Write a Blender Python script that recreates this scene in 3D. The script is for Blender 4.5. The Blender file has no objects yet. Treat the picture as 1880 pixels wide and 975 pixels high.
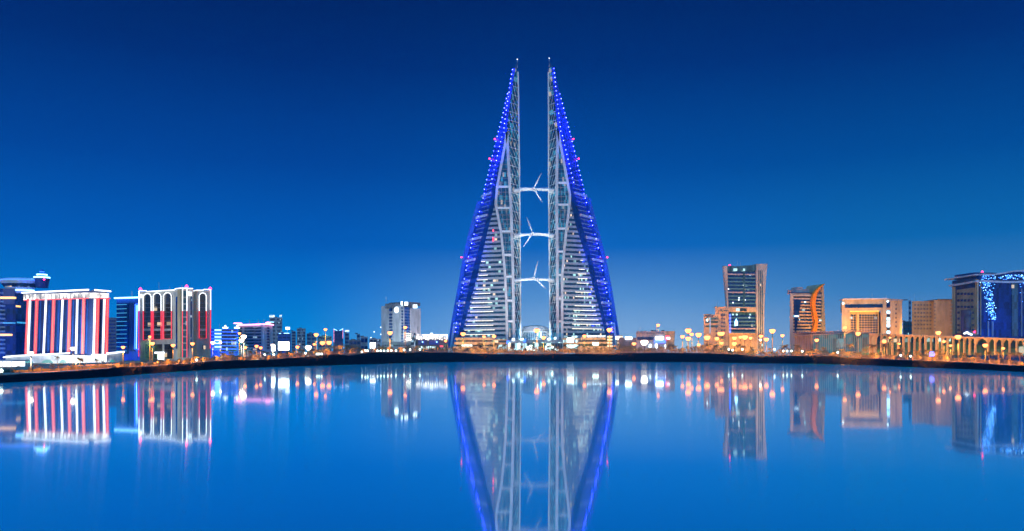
import bpy, math, random
from mathutils import Vector
R = random.Random(7)
S = bpy.context.scene
COL = S.collection
F, CX, HY, CAMZ = 1500.0, 940.0, 652.0, 4.0      # focal length and principal point of the photograph, eye height in metres

# ------------------------------------------------------------------ places
def lerp(tab, x):
    if x <= tab[0][0]: return tab[0][1]
    for (a, u), (b, v) in zip(tab, tab[1:]):
        if x <= b: return u + (v - u) * (x - a) / (b - a)
    return tab[-1][1]
SHORE_Y = [(-900, 752), (-400, 722), (0, 703), (100, 698), (200, 692), (300, 684), (400, 678), (500, 674), (600, 671), (700, 668), (800, 665.3),
           (880, 664.2), (1000, 664), (1150, 664), (1300, 665.5), (1400, 667), (1500, 668.3), (1600, 671), (1700, 675), (1800, 679), (1880, 683), (2300, 700), (2900, 725)]
RIM_Y = [(-900, 740), (-400, 705), (0, 688.5), (100, 684), (150, 680), (200, 677), (260, 673.5), (300, 671), (350, 667), (390, 662.5), (420, 661.5), (470, 662), (520, 658),
         (560, 656), (600, 651.5), (620, 650), (640, 652.3), (660, 650), (680, 647.5), (720, 646.5), (800, 647), (860, 648.5), (900, 650), (1000, 650),
         (1100, 649.5), (1140, 648.5), (1200, 647.5), (1300, 648.5), (1340, 651), (1400, 653), (1480, 653), (1530, 653.5), (1560, 656), (1600, 658), (1700, 662),
         (1800, 667), (1880, 672), (2300, 690), (2900, 712)]
def dshore(px): return CAMZ * F / (lerp(SHORE_Y, px) - HY)
def rimd(px): return dshore(px) * 1.02 + 3
def zrim(px): return CAMZ + (HY - lerp(RIM_Y, px)) / F * rimd(px)
def zg(px, d): return zrim(px) - 0.12
def X(px, d): return (px - CX) / F * d
def Z(py, d): return CAMZ + (HY - py) / F * d
def G(px, d): return Vector((X(px, d), d, zg(px, d)))

# ------------------------------------------------------------------ mesh collecting
class MB:
    def __init__(s): s.v = []; s.f = []
    def add(s, vs, fs):
        n = len(s.v); s.v += [tuple(p) for p in vs]; s.f += [tuple(i + n for i in f) for f in fs]; return s
    def hexa(s, p):   # 8 points: bottom 0-3, top 4-7
        return s.add(p, [(3, 2, 1, 0), (4, 5, 6, 7), (0, 1, 5, 4), (1, 2, 6, 5), (2, 3, 7, 6), (3, 0, 4, 7)])
    def box(s, x0, x1, y0, y1, z0, z1):
        return s.hexa([(x0, y0, z0), (x1, y0, z0), (x1, y1, z0), (x0, y1, z0), (x0, y0, z1), (x1, y0, z1), (x1, y1, z1), (x0, y1, z1)])
    def poly(s, pts, z0, z1, top=None):
        n = len(pts); top = top or pts
        vs = [(p[0], p[1], z0) for p in pts] + [(p[0], p[1], z1) for p in top]
        return s.add(vs, [tuple(range(n))[::-1], tuple(range(n, 2 * n))] + [(i, (i + 1) % n, n + (i + 1) % n, n + i) for i in range(n)])
    def tube(s, pts, r, seg=6, r2=None):
        pts = [Vector(p) for p in pts]; m = len(pts); vs = []; fs = []
        for i, p in enumerate(pts):
            t = (pts[min(i + 1, m - 1)] - pts[max(i - 1, 0)]).normalized()
            a = t.cross(Vector((0, 0, 1)) if abs(t.z) < .9 else Vector((1, 0, 0))).normalized(); b = t.cross(a)
            rr = r if r2 is None else r + (r2 - r) * i / (m - 1)
            for k in range(seg):
                w = 2 * math.pi * k / seg
                vs.append(p + a * math.cos(w) * rr + b * math.sin(w) * rr)
        for i in range(m - 1):
            for k in range(seg):
                fs.append((i * seg + k, i * seg + (k + 1) % seg, (i + 1) * seg + (k + 1) % seg, (i + 1) * seg + k))
        fs += [tuple(range(seg))[::-1], tuple(range((m - 1) * seg, m * seg))]
        return s.add(vs, fs)
    def lathe(s, c, prof, seg=16, sx=1, sy=1):
        vs = []; fs = []
        for r, z in prof:
            for k in range(seg):
                w = 2 * math.pi * k / seg
                vs.append((c[0] + r * sx * math.cos(w), c[1] + r * sy * math.sin(w), c[2] + z))
        for i in range(len(prof) - 1):
            for k in range(seg):
                fs.append((i * seg + k, i * seg + (k + 1) % seg, (i + 1) * seg + (k + 1) % seg, (i + 1) * seg + k))
        fs += [tuple(range(seg))[::-1], tuple(range((len(prof) - 1) * seg, len(prof) * seg))]
        return s.add(vs, fs)
    def build(s, name, mat, parent=None, label=None, smooth=False):
        o0 = parent.get('_w', (0, 0, 0)) if parent else (0, 0, 0)
        me = bpy.data.meshes.new(name)
        me.from_pydata([(v[0] - o0[0], v[1] - o0[1], v[2] - o0[2]) for v in s.v], [], s.f)
        me.materials.append(mat); me.validate(); me.update()
        if smooth: me.polygons.foreach_set('use_smooth', [True] * len(me.polygons))
        o = bpy.data.objects.new(name, me); COL.objects.link(o)
        if parent: o.parent = parent
        o['_w'] = tuple(o0)
        if label: o['label'] = label
        return o
def tag(o, label, cat=None, group=None, kind=None):
    o['label'] = label
    if cat: o['category'] = cat
    if group: o['group'] = group
    if kind: o['kind'] = kind
    return o
def thing(name, label, cat, loc=(0, 0, 0), group=None):
    o = bpy.data.objects.new(name, None); COL.objects.link(o); o.location = loc; o['_w'] = tuple(loc)
    return tag(o, label, cat, group)
def struct(mb, name, mat, label, smooth=False, kind='structure'):
    o = mb.build(name, mat, None, None, smooth); return tag(o, label, None, None, kind)
def copy_tree(o, parent=None):
    kids = KIDS.get(o.name)
    if kids is None:
        kids = [c for c in COL.objects if c.parent == o]; KIDS[o.name] = kids
    c = o.copy(); COL.objects.link(c); c.parent = parent
    for k in kids: copy_tree(k, c)
    return c
KIDS = {}

# a vertical facade through two plan points given by picture column and distance; places on it are found by sight line
class Fr:
    def __init__(s, pa, da, pb, db):
        s.A = Vector((X(pa, da), da)); s.B = Vector((X(pb, db), db)); s.L = (s.B - s.A).length
        s.u = (s.B - s.A) / s.L; n = Vector((s.u.y, -s.u.x)); s.n = n if n.dot(-s.A) > 0 else -n
        s.w = 1
    def t(s, px):
        k = (px - CX) / F
        return (k * s.A.y - s.A.x) / (s.u.x - k * s.u.y)
    def z(s, px, py): return Z(py, s.A.y + s.u.y * s.t(px))
    def p(s, t, z, w=0):
        q = s.A + s.u * t + s.n * w; return (q.x, q.y, z)
    def slab(s, mb, t0, t1, z0, z1, w0, w1):
        return mb.hexa([s.p(t0, z0, w1), s.p(t1, z0, w1), s.p(t1, z0, w0), s.p(t0, z0, w0), s.p(t0, z1, w1), s.p(t1, z1, w1), s.p(t1, z1, w0), s.p(t0, z1, w0)])
    def rect(s, mb, x0, y0, x1, y1, w0, w1):     # picture rectangle, y0 top, y1 bottom
        m = (x0 + x1) / 2
        return s.slab(mb, s.t(x0), s.t(x1), s.z(m, y1), s.z(m, y0), w0, w1)
    def rectz(s, mb, x0, x1, z0, z1, w0, w1): return s.slab(mb, s.t(x0), s.t(x1), z0, z1, w0, w1)
    def prism(s, mb, pts, w0, w1):                # picture polygon
        q = [(s.t(a), s.z(a, b)) for a, b in pts]; n = len(q)
        return mb.add([s.p(a, b, w1) for a, b in q] + [s.p(a, b, w0) for a, b in q],
                      [tuple(range(n)), tuple(range(n, 2 * n))[::-1]] + [(i, n + i, n + (i + 1) % n, (i + 1) % n) for i in range(n)])
    def tube(s, mb, pts, r, w, seg=6): return mb.tube([s.p(s.t(a), s.z(a, b), w) for a, b in pts], r, seg)
def strip(fr, mb, pl, half, w0, w1):              # flat ribbon following a picture polyline, half-width in metres
    q = [Vector((fr.t(a), fr.z(a, b))) for a, b in pl]
    Ls = []; Rs = []
    for i, p in enumerate(q):
        d = (q[min(i + 1, len(q) - 1)] - q[max(i - 1, 0)]).normalized(); n = Vector((-d.y, d.x)); h = half(i / (len(q) - 1)) if callable(half) else half
        Ls.append(p + n * h); Rs.append(p - n * h)
    for i in range(len(q) - 1):
        a, b, c, d = Ls[i], Ls[i + 1], Rs[i + 1], Rs[i]
        mb.add([fr.p(k.x, k.y, w1) for k in (a, b, c, d)] + [fr.p(k.x, k.y, w0) for k in (a, b, c, d)],
               [(0, 1, 2, 3), (0, 4, 5, 1), (2, 6, 7, 3)] + ([(0, 3, 7, 4)] if i == 0 else []) + ([(1, 5, 6, 2)] if i == len(q) - 2 else []))
    return mb
def spline(pts, n=6):
    out = []; P = [pts[0]] + list(pts) + [pts[-1]]
    for i in range(1, len(P) - 2):
        for k in range(n):
            t = k / n; a, b, c, d = P[i - 1], P[i], P[i + 1], P[i + 2]
            out.append(tuple(.5 * (2 * b[j] + (c[j] - a[j]) * t + (2 * a[j] - 5 * b[j] + 4 * c[j] - d[j]) * t * t + (3 * b[j] - a[j] - 3 * c[j] + d[j]) * t ** 3) for j in (0, 1)))
    return out + [pts[-1]]

# ------------------------------------------------------------------ materials
def nodes(name):
    m = bpy.data.materials.new(name); m.use_nodes = True; nt = m.node_tree
    return m, nt, nt.nodes['Principled BSDF']
def N(nt, typ, **kw):
    n = nt.nodes.new(typ)
    for k, v in kw.items():
        if k in n.inputs.keys() if isinstance(k, str) else False: n.inputs[k].default_value = v
        else: setattr(n, k, v)
    return n
def mat(name, col, rough=.6, metal=0, var=.25, scale=.4, spec=.5, bump=0):
    m, nt, b = nodes(name)
    b.inputs['Roughness'].default_value = rough; b.inputs['Metallic'].default_value = metal; b.inputs['Specular IOR Level'].default_value = spec
    tc = N(nt, 'ShaderNodeTexCoord'); no = N(nt, 'ShaderNodeTexNoise'); no.inputs['Scale'].default_value = scale; no.inputs['Detail'].default_value = 5
    mp = N(nt, 'ShaderNodeMapping'); mp.inputs['Scale'].default_value = (1, 1, .35)
    nt.links.new(tc.outputs['Object'], mp.inputs['Vector']); nt.links.new(mp.outputs[0], no.inputs['Vector'])
    r = N(nt, 'ShaderNodeValToRGB'); e = r.color_ramp.elements
    e[0].position = .3; e[0].color = tuple(c * (1 - var) for c in col) + (1,); e[1].position = .7; e[1].color = tuple(min(1, c * (1 + var)) for c in col) + (1,)
    nt.links.new(no.outputs['Fac'], r.inputs[0]); nt.links.new(r.outputs[0], b.inputs['Base Color'])
    if bump:
        bp = N(nt, 'ShaderNodeBump'); bp.inputs['Strength'].default_value = bump; bp.inputs['Distance'].default_value = .3
        nt.links.new(no.outputs['Fac'], bp.inputs['Height']); nt.links.new(bp.outputs[0], b.inputs['Normal'])
    return m
def emit(name, col, s, var=0):
    m, nt, b = nodes(name)
    b.inputs['Base Color'].default_value = (.2, .2, .2, 1)
    b.inputs['Emission Color'].default_value = tuple(col) + (1,); b.inputs['Emission Strength'].default_value = s
    if var:
        tc = N(nt, 'ShaderNodeTexCoord'); no = N(nt, 'ShaderNodeTexNoise'); no.inputs['Scale'].default_value = var; nt.links.new(tc.outputs['Object'], no.inputs['Vector'])
        mr = N(nt, 'ShaderNodeMapRange'); mr.inputs[1].default_value = .35; mr.inputs[2].default_value = .65; mr.inputs[3].default_value = s * .25; mr.inputs[4].default_value = s * 1.4
        nt.links.new(no.outputs['Fac'], mr.inputs[0]); nt.links.new(mr.outputs[0], b.inputs['Emission Strength'])
    return m
def glass(name, col, cell=(2.2, 3.8), lit=0.0, litcol=(.5, .9, 1), ls=2.0, rough=.08, grid=True, z0=0.0, half=1.0, spec=.6):
    """dark reflective curtain glass; a share of its rooms has the lights on"""
    m, nt, b = nodes(name); L = nt.links.new
    b.inputs['Roughness'].default_value = rough; b.inputs['Specular IOR Level'].default_value = spec
    ge = N(nt, 'ShaderNodeNewGeometry'); sp = N(nt, 'ShaderNodeSeparateXYZ'); L(ge.outputs['Position'], sp.inputs[0])
    def mth(op, a, c=None, v=None):
        n = N(nt, 'ShaderNodeMath', operation=op); L(a, n.inputs[0])
        if c is not None: L(c, n.inputs[1])
        if v is not None: n.inputs[1].default_value = v
        return n.outputs[0]
    hx = mth('ADD', sp.outputs[0], mth('MULTIPLY', sp.outputs[1], v=.83))
    u = mth('DIVIDE', hx, v=cell[0]); v = mth('DIVIDE', mth('SUBTRACT', sp.outputs[2], v=z0), v=cell[1])
    cb = N(nt, 'ShaderNodeCombineXYZ'); L(mth('FLOOR', u), cb.inputs[0]); L(mth('FLOOR', v), cb.inputs[1])
    wn = N(nt, 'ShaderNodeTexWhiteNoise'); wn.noise_dimensions = '2D'; L(cb.outputs[0], wn.inputs['Vector'])
    # tone differs a little from pane to pane
    mx = N(nt, 'ShaderNodeMix', data_type='RGBA'); L(wn.outputs['Value'], mx.inputs['Factor'])
    mx.inputs[6].default_value = tuple(c * .55 for c in col) + (1,); mx.inputs[7].default_value = tuple(min(1, c * 1.5) for c in col) + (1,)
    L(mx.outputs[2], b.inputs['Base Color'])
    if lit > 0:
        cb2 = N(nt, 'ShaderNodeCombineXYZ'); L(mth('MULTIPLY', mth('FLOOR', u), v=.37), cb2.inputs[0]); L(mth('MULTIPLY', mth('FLOOR', v), v=1.7), cb2.inputs[1])
        cl = N(nt, 'ShaderNodeTexNoise'); cl.inputs['Scale'].default_value = .45; L(cb2.outputs[0], cl.inputs['Vector'])
        # lit where white noise beats a threshold that varies over the facade
        th = mth('ADD', mth('MULTIPLY', cl.outputs['Fac'], v=1.2), v=1 - lit - .6)
        on = mth('GREATER_THAN', wn.outputs['Value'], th)
        inn = on
        if half < 1: inn = mth('MULTIPLY', on, mth('LESS_THAN', mth('FRACT', v), v=half))
        st = mth('MULTIPLY', mth('MULTIPLY', inn, mth('ADD', mth('FRACT', mth('MULTIPLY', wn.outputs['Value'], v=91.7)), v=.25)), v=ls)
        mc = N(nt, 'ShaderNodeMix', data_type='RGBA'); L(mth('GREATER_THAN', mth('FRACT', mth('MULTIPLY', wn.outputs['Value'], v=37.3)), v=.78), mc.inputs['Factor'])
        mc.inputs[6].default_value = tuple(litcol) + (1,); mc.inputs[7].default_value = (1, .78, .5, 1) if lit < 1 else tuple(litcol) + (1,)
        L(mc.outputs[2], b.inputs['Emission Color']); L(st, b.inputs['Emission Strength'])
    return m
M = {}
M['white'] = mat('painted_white_concrete', (.62, .63, .66), .55)
M['band'] = mat('tower_spandrel', (.3, .37, .43), .5, var=.12)
M['grey'] = mat('grey_concrete', (.36, .37, .39), .7)
M['dgrey'] = mat('dark_roof_plant', (.12, .13, .15), .7)
M['steel'] = mat('painted_steel', (.7, .75, .8), .35, var=.08)
M['tan'] = mat('tan_stone', (.5, .4, .23), .75)
M['frame'] = mat('bright_white_frame', (.82, .86, .88), .4, var=.05)
M['tan2'] = mat('brown_stone', (.36, .28, .17), .8)
M['beige'] = mat('beige_render', (.5, .42, .28), .8)
M['greybeige'] = mat('grey_beige_stone', (.42, .41, .37), .75)
M['navywall'] = mat('navy_cladding', (.02, .045, .16), .4)
M['bluewall'] = mat('blue_cladding', (.03, .12, .5), .4)
M['ribbon'] = mat('orange_ribbon', (.85, .27, .005), .7, var=.08, spec=.1)
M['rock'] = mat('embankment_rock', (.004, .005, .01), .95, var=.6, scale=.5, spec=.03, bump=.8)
M['pave'] = mat('sand_and_paving', (.2, .16, .12), .9, var=.35, scale=.06)
M['asphalt'] = mat('asphalt', (.05, .05, .052), .85, var=.2, scale=.3)
M['kerb'] = mat('pale_kerb', (.45, .43, .4), .8)
M['leaf'] = mat('leaves', (.11, .12, .05), .6, var=.5, scale=.9)
M['palmleaf'] = mat('palm_fronds', (.12, .12, .045), .55, var=.4, scale=1.2)
M['trunk'] = mat('palm_bark', (.14, .09, .05), .9, var=.4, scale=3)
M['pole'] = mat('lamp_pole_steel', (.07, .065, .06), .6, .2)
M['rail'] = mat('railing_metal', (.28, .26, .25), .5, .2)
M['rubber'] = mat('tyre_rubber', (.02, .02, .02), .9)
M['carpaint'] = mat('silver_car_paint', (.45, .46, .48), .3, .5, var=.03)
M['g_navy'] = glass('navy_glass', (.008, .035, .15), cell=(1.5, 3.2), lit=.0, spec=.22, rough=.15)
M['g_teal'] = glass('teal_glass', (.03, .1, .13), cell=(1.4, 3.2), lit=.02, half=.5, litcol=(.5, .9, .95), ls=1.2)
M['g_tower'] = glass('tower_glass', (.015, .05, .1), cell=(1.5, 3.78), lit=.15, litcol=(.5, .9, .8), ls=1.1, spec=.25)
M['g_shaft'] = glass('tower_shaft_glass', (.02, .1, .18), cell=(1.3, 3.78), lit=.3, litcol=(.06, .5, .72), ls=.45, spec=.35)
M['g_dark'] = glass('dark_tower_glass', (.015, .05, .15), lit=0.0, rough=.3, spec=.3)
M['g_bluelit'] = glass('blue_side_glass', (.02, .05, .3), cell=(1.6, 3.78), lit=.0, rough=.3)
M['g_warm'] = glass('warm_lit_glass', (.05, .04, .03), cell=(1.3, 3.2), half=.5, lit=.1, litcol=(1, .72, .45), ls=.9)
M['g_cool'] = glass('cool_lit_glass', (.03, .05, .09), cell=(1.1, 3.2), half=.5, lit=.18, litcol=(.5, .8, 1), ls=.9)
M['g_shop'] = glass('shopfront_glass', (.04, .07, .09), cell=(3.1, 4.5), lit=.6, litcol=(.6, .95, 1), ls=2.2)
M['tealspan'] = mat('teal_spandrel_panel', (.06, .21, .27), .4, var=.1)
M['e_white'] = emit('white_tube_light', (.88, .94, 1), 2.4)
M['e_whiteb'] = emit('bright_white_light', (.9, .96, 1), 5)
M['e_screen'] = emit('led_screen', (.75, .88, 1), 8, var=.25)
M['e_sign'] = emit('lit_sign_letters', (.75, .92, 1), 3.5)
M['e_line'] = emit('warm_white_line_light', (1, .95, .72), 1.9)
M['e_red'] = emit('red_neon', (1, .004, .03), 1.1)
M['e_redcore'] = emit('red_orange_neon', (1, .12, .05), 1.5)
M['e_pink'] = emit('pink_neon', (1, .3, .55), 4)
M['e_blue'] = emit('blue_neon', (.02, .12, 1), 4)
M['e_bluew'] = emit('pale_blue_neon', (.25, .6, 1), 5)
M['e_cyan'] = emit('cyan_strip', (.05, .45, .85), .9)
M['e_led'] = emit('blue_led_bulb', (.028, .036, 1), 60); M['e_led2'] = emit('blue_led_bulb_dim', (.028, .036, 1), 34); M['e_led3'] = emit('blue_led_bulb_bright', (.028, .036, 1), 90)
M['e_beacon'] = emit('red_beacon', (1, .02, .12), 7)
M['e_lamp'] = emit('sodium_lamp', (1, .24, .055), 6)
M['e_lampw'] = emit('white_lamp', (1, .8, .62), 9)
M['e_globe'] = emit('path_light_globe', (.75, 1, .9), 7)
M['e_mural'] = emit('teal_lit_mural', (.02, .4, .42), .55, var=.6)
M['e_mall'] = emit('mall_lights', (1, .93, .88), 2.4, var=.45)
M['g_pav'] = glass('pavilion_glass', (.03, .1, .12), cell=(2.4, 12), lit=1.5, litcol=(.05, .42, .5), ls=.32, rough=.2, spec=.3)
M['e_warm'] = emit('warm_cove_light', (1, .5, .12), 2.2)
M['e_spark'] = emit('blue_sparkle_lights', (.05, .28, 1), 5)
M['e_red2'] = emit('red_shop_sign', (1, .03, .08), 3)
M['e_white2'] = emit('cornice_glow', (1, .93, .86), 1.5, var=.4)
M['e_green'] = emit('green_arch_light', (.03, .45, .42), .7)

def lamp(name, typ, loc, energy, col, target=None, size=.3, angle=160, blend=.4, parent=None):
    l = bpy.data.lights.new(name, typ); l.energy = energy; l.color = col; l.shadow_soft_size = size
    if typ == 'SPOT': l.spot_size = math.radians(angle); l.spot_blend = blend
    o = bpy.data.objects.new(name, l); COL.objects.link(o); o.location = loc
    if target is not None: o.rotation_euler = (Vector(target) - Vector(loc)).to_track_quat('-Z', 'Y').to_euler()
    if parent: o.parent = parent
    return o
# ------------------------------------------------------------------ the twin towers
D = 675.0
def zy(y): return CAMZ + (HY - y) / F * D
def clamp(a): return max(0, min(1, a))
TL = dict(
 I=[(108, 947.5), (126, 950), (170, 951), (250, 952), (350, 953), (470, 954), (640, 955)],
 C=[(108, 947), (124, 946.5), (139, 944), (171, 940), (203, 935), (235, 931), (247, 931), (335, 935.5), (390, 938.5), (470, 941), (560, 943), (640, 944)],
 Fm=[(247, 930.5), (343, 913), (375, 910), (427, 920), (471, 924.5), (500, 927), (560, 930), (640, 931)],
 DR=[(247, 930), (343, 912), (375, 908.5), (422, 896), (500, 878), (560, 862), (600, 852), (640, 841)],
 DL=[(247, 927), (343, 904), (385, 897), (422, 887), (500, 866), (560, 853), (600, 845), (640, 836)],
 O=[(108, 946.5), (129, 941), (171, 931), (214, 921), (250, 911), (335, 890), (388, 876), (468, 857), (508, 850), (549, 841), (590, 836), (640, 829)],
 W=[(358, 876), (425, 858), (468, 849), (510, 842), (581, 829.5), (640, 821)])
TR = dict(
 I=[(106, 1009.5), (124, 1008), (170, 1008), (350, 1008.5), (500, 1010), (640, 1011)],
 C=[(106, 1010), (124, 1012), (160, 1015), (201, 1019.5), (245, 1024.5), (300, 1022.5), (350, 1022), (640, 1024)],
 Fm=[(245, 1025), (362, 1047), (368, 1046.5), (441, 1037.5), (507, 1032), (640, 1032)],
 DR=[(245, 1025.5), (362, 1047.5), (385, 1050), (410, 1056), (445, 1067), (475, 1077), (507, 1084), (560, 1098), (600, 1108), (640, 1118)],
 DL=[(245, 1027), (282, 1036), (335, 1049), (362, 1057), (410, 1068), (445, 1079), (475, 1087), (507, 1094), (560, 1105), (600, 1114), (640, 1122)],
 O=[(106, 1010.5), (126, 1017), (167, 1028), (201, 1037), (226, 1044), (266, 1054), (336, 1071.5), (384, 1084.6), (424, 1095), (462, 1104), (504, 1111), (546, 1119), (590, 1125), (640, 1131)],
 W=[(352, 1084), (385, 1092), (462, 1112), (528, 1124.5), (612, 1137), (640, 1141)])
def tower(T, side, label, lines, ya):
    ytip = T['I'][0][0]
    root = thing('sail_tower', label, 'skyscraper', (X(T['C'][-1][1], D), D, 3), 'twin sail towers')
    sg = -1 if side == 'L' else 1
    def px(k, y):
        if k in ('Fm', 'DR', 'DL') and y < ya: return lerp(T['C'], y) + sg * .3 * (('Fm', 'DR', 'DL').index(k) + 1) * clamp((y - ytip) / 40)
        return lerp(T[k], y)
    def dep(k, y):
        kk = clamp((y - ytip) / (345 - ytip))
        if k == 'I': return lerp([(107, .5), (150, 5), (200, 8), (250, 11), (350, 12.5), (640, 13)], y)
        if k in ('C', 'Fm'): return 0
        dr = .16 * abs(px('Fm', y) - px('DR', y))
        if k == 'DR': return dr
        dl = dr + 8 * clamp((y - ya) / 100) * (1 - .7 * clamp((y - 500) / 100))
        if k == 'DL': return dl
        if k == 'O': return dl + 15 * kk
        if k == 'W': return dl + 15 * kk + 3
        if k == 'B1': return 13 + 22 * kk
        if k == 'B2': return dl + 15 * kk + 14 * kk
    def P(k, y, off=None):
        src = {'B1': 'I', 'B2': 'O'}.get(k, k); d = D + dep(k, y)
        return Vector((X(px(src, y), d), d, zy(y)))
    def nrm(a, b, y):
        e = P(b, y) - P(a, y); n = Vector((e.y, -e.x, 0))
        if n.dot(Vector((0, -1, 0))) < 0: n = -n
        return n.normalized() if n.length > 1e-6 else Vector((0, -1, 0))
    def Q(a, b, t, y, w=0): return P(a, y).lerp(P(b, y), t) + nrm(a, b, max(y, 135)) * w
    ys = [640, 600] + [590 - 8.4 * k for k in range(56)] + [ytip + 16]
    def wall(name, a, b, m, y0=640, y1=None, lab=None):
        mb = MB(); yy = [y for y in ys if y <= y0 and y >= (y1 or ytip + 16)]; vs = []; 
        for y in yy: vs += [P(a, y), P(b, y)]
        return mb.add(vs, [(2 * i, 2 * i + 1, 2 * i + 3, 2 * i + 2) for i in range(len(yy) - 1)]).build(name, m, root, lab)
    def slab(mb, a, b, t0, t1, ytop, ybot, w0, w1):
        if callable(t0): ta, tb = t0(ybot), t0(ytop)
        else: ta = tb = t0
        if callable(t1): tc, td = t1(ybot), t1(ytop)
        else: tc = td = t1
        return mb.hexa([Q(a, b, ta, ybot, w1), Q(a, b, tc, ybot, w1), Q(a, b, tc, ybot, w0), Q(a, b, ta, ybot, w0),
                        Q(a, b, tb, ytop, w1), Q(a, b, td, ytop, w1), Q(a, b, td, ytop, w0), Q(a, b, tb, ytop, w0)])
    wall('front_glass', 'DR', 'Fm', M['g_tower'], y1=ya + 100)
    wall('shaft_glass', 'Fm', 'C', M['g_shaft'], y1=ya)
    wall('lattice_glass', 'C', 'I', M['g_shaft'])
    wall('dark_facet', 'DL', 'DR', M['g_dark'])
    wall('upper_infill', 'DR', 'Fm', M['g_dark'], y0=ya + 101)
    wall('upper_seam', 'Fm', 'C', M['g_dark'], y0=ya)
    wall('side_glass', 'O', 'DL', M['g_bluelit'], lab='blue lit outer flank')
    wall('inner_wall', 'I', 'B1', M['g_teal']); wall('outer_wall', 'O', 'B2', M['g_dark']); wall('rear_wall', 'B1', 'B2', M['g_dark'])
    # floors of the front face
    y0 = lines[-1][0]
    ph = y0 - 8.4 * 40
    k = 0
    for k in range(-3, 34):
        yt = y0 - 8.4 * k
        if yt < ya + 132: break
        if yt > 638: continue
        m = MB(); slab(m, 'DR', 'Fm', .0, lambda y: 1 - 2.5 / max(4, abs(px('Fm', y) - px('DR', y))), yt - 4.9, yt - .6, 0.02, .55); m.build('floor_band', M['band'], root)
    for (yl, xa, xb) in lines:
        m = MB()
        def tt(x):
            a, b = px('DR', yl), px('Fm', yl); return (x - a) / (b - a)
        slab(m, 'DR', 'Fm', max(.03, min(tt(xa), tt(xb))), min(.95, max(tt(xa), tt(xb))), yl - .55, yl + .35, .56, .8); m.build('line_light', M['e_line'], root)
    # flank floors
    for k in range(0, 39):
        yt = 632 - 8.1 * k; big = k % 5 == 0
        if yt < 300: break
        h = 4.2 if big else 1.5
        m = MB(); slab(m, 'O', 'DL', -.02 if big else .3, .97, yt, yt + h, .02, 1.3 if big else .5); m.build('flank_band', M['white' if big else 'band'], root)
    # white frames: outer column, slanted leg, cross beams
    def member(a, b, t, w, yA, yB, r, name, lab=None, m='frame'):
        yy = [yA + (yB - yA) * i / 24 for i in range(25)]
        mb = MB(); q = [(Q(a, b, t, y, w)) for y in yy]; ex = Vector((r, 0, 0)); vs = []; fs = []
        for p in q: vs += [p - ex, p + ex, p + ex + Vector((0, 1.6, 0)), p - ex + Vector((0, 1.6, 0))]
        for i in range(24):
            for j in range(4): fs.append((4 * i + j, 4 * i + (j + 1) % 4, 4 * i + 4 + (j + 1) % 4, 4 * i + 4 + j))
        fs += [(0, 1, 2, 3), (96, 97, 98, 99)]
        return mb.add(vs, fs).build(name, M[m], root, lab)
    member('Fm', 'C', 1, .9, ya - 4, 640, 1.15, 'column', None, 'white')
    member('Fm', 'C', 0, .9, ya - 4, 640, 1.05, 'slanted_leg', None, 'white')
    member('O', 'DL', 0, .4, 590, 640, 1.3, 'base_leg')
    for yb in ([343, 382, 425, 468, 508, 552, 590, 628] if side == 'L' else [336, 376, 420, 462, 505, 548, 590, 628]):
        m = MB(); slab(m, 'Fm', 'C', 0, 1, yb - 2, yb + 2, -.2, .7); m.build('cross_beam', M['frame'], root)
    for i in range(41):
        yy = 630 - 8.4 * i
        if yy > ya + 40: m = MB(); slab(m, 'Fm', 'C', 0, 1, yy - .3, yy + .3, .02, .3); m.build('floor_line', M['grey'], root)
    for t in (.33, .66): 
        m = MB()
        for i in range(30):
            yy = 632 - 10 * i
            if yy - 10 > ya + 60: slab(m, 'Fm', 'C', t - .014, t + .014, yy - 10, yy, .02, .25)
        m.build('mullion', M['grey'], root)
    # lattice on the face turned to the gap
    m = MB(); n = 0
    yy = 622.0; ring = []
    while yy > ytip + 20: ring.append(yy); yy -= 16.8 if yy > 250 else 15.5
    for i, y in enumerate(ring):
        m.tube([Q('C', 'I', 0, y, .5), Q('C', 'I', 1, y, .5)], .26, 5)
        if i + 1 < len(ring):
            y2 = ring[i + 1]
            lanes = 3 if y > 200 else 2
            for j in range(lanes):
                t0, t1 = j / lanes, (j + 1) / lanes
                m.tube([Q('C', 'I', t0, y2, .6), Q('C', 'I', t1, y, .6)], .17, 5)
                if y > 500 and j == 1: m.tube([Q('C', 'I', t1, y2, .6), Q('C', 'I', t0, y, .6)], .1, 5)
    m.build('lattice', M['frame'], root)
    q = [Q('C', 'I', 1, y, .5) for y in [640 - 10 * i for i in range(52)] if y > ytip + 16]
    MB().tube(q, .7, 6).build('edge_tube', M['frame'], root)
    # outer fin
    ytf = T['W'][0][0]; yy = [ytf + (640 - ytf) * i / 20 for i in range(21)]
    vs = []; fs = []
    for y in yy:
        a = P('W', y); b = P('O', y); b = b if (b.x - a.x) * sg < -.1 else a - Vector((sg * .1, 0, 0)); vs += [a, b + Vector((0, 1, 0)), b + Vector((0, 3.5, 0)), a + Vector((0, 2, 0))]
    for i in range(20):
        for j in range(4): fs.append((4 * i + j, 4 * i + (j + 1) % 4, 4 * i + 4 + (j + 1) % 4, 4 * i + 4 + j))
    fs += [(0, 1, 2, 3), (80, 81, 82, 83)]
    MB().add(vs, fs).build('outer_fin', M['bluewall'], root)
    # blue bulbs
    bulb = MB().lathe((0, 0, 0), [(.01, -.38), (.28, -.27), (.38, 0), (.28, .27), (.01, .38)], 8)
    def led(p):
        m = MB(); m.v = [tuple(Vector(v) + p) for v in bulb.v]; m.f = bulb.f; m.build('led_bulb', M[R.choice(['e_led', 'e_led', 'e_led3', 'e_led2'])], root)
    y = 171.0; n = 0
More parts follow.
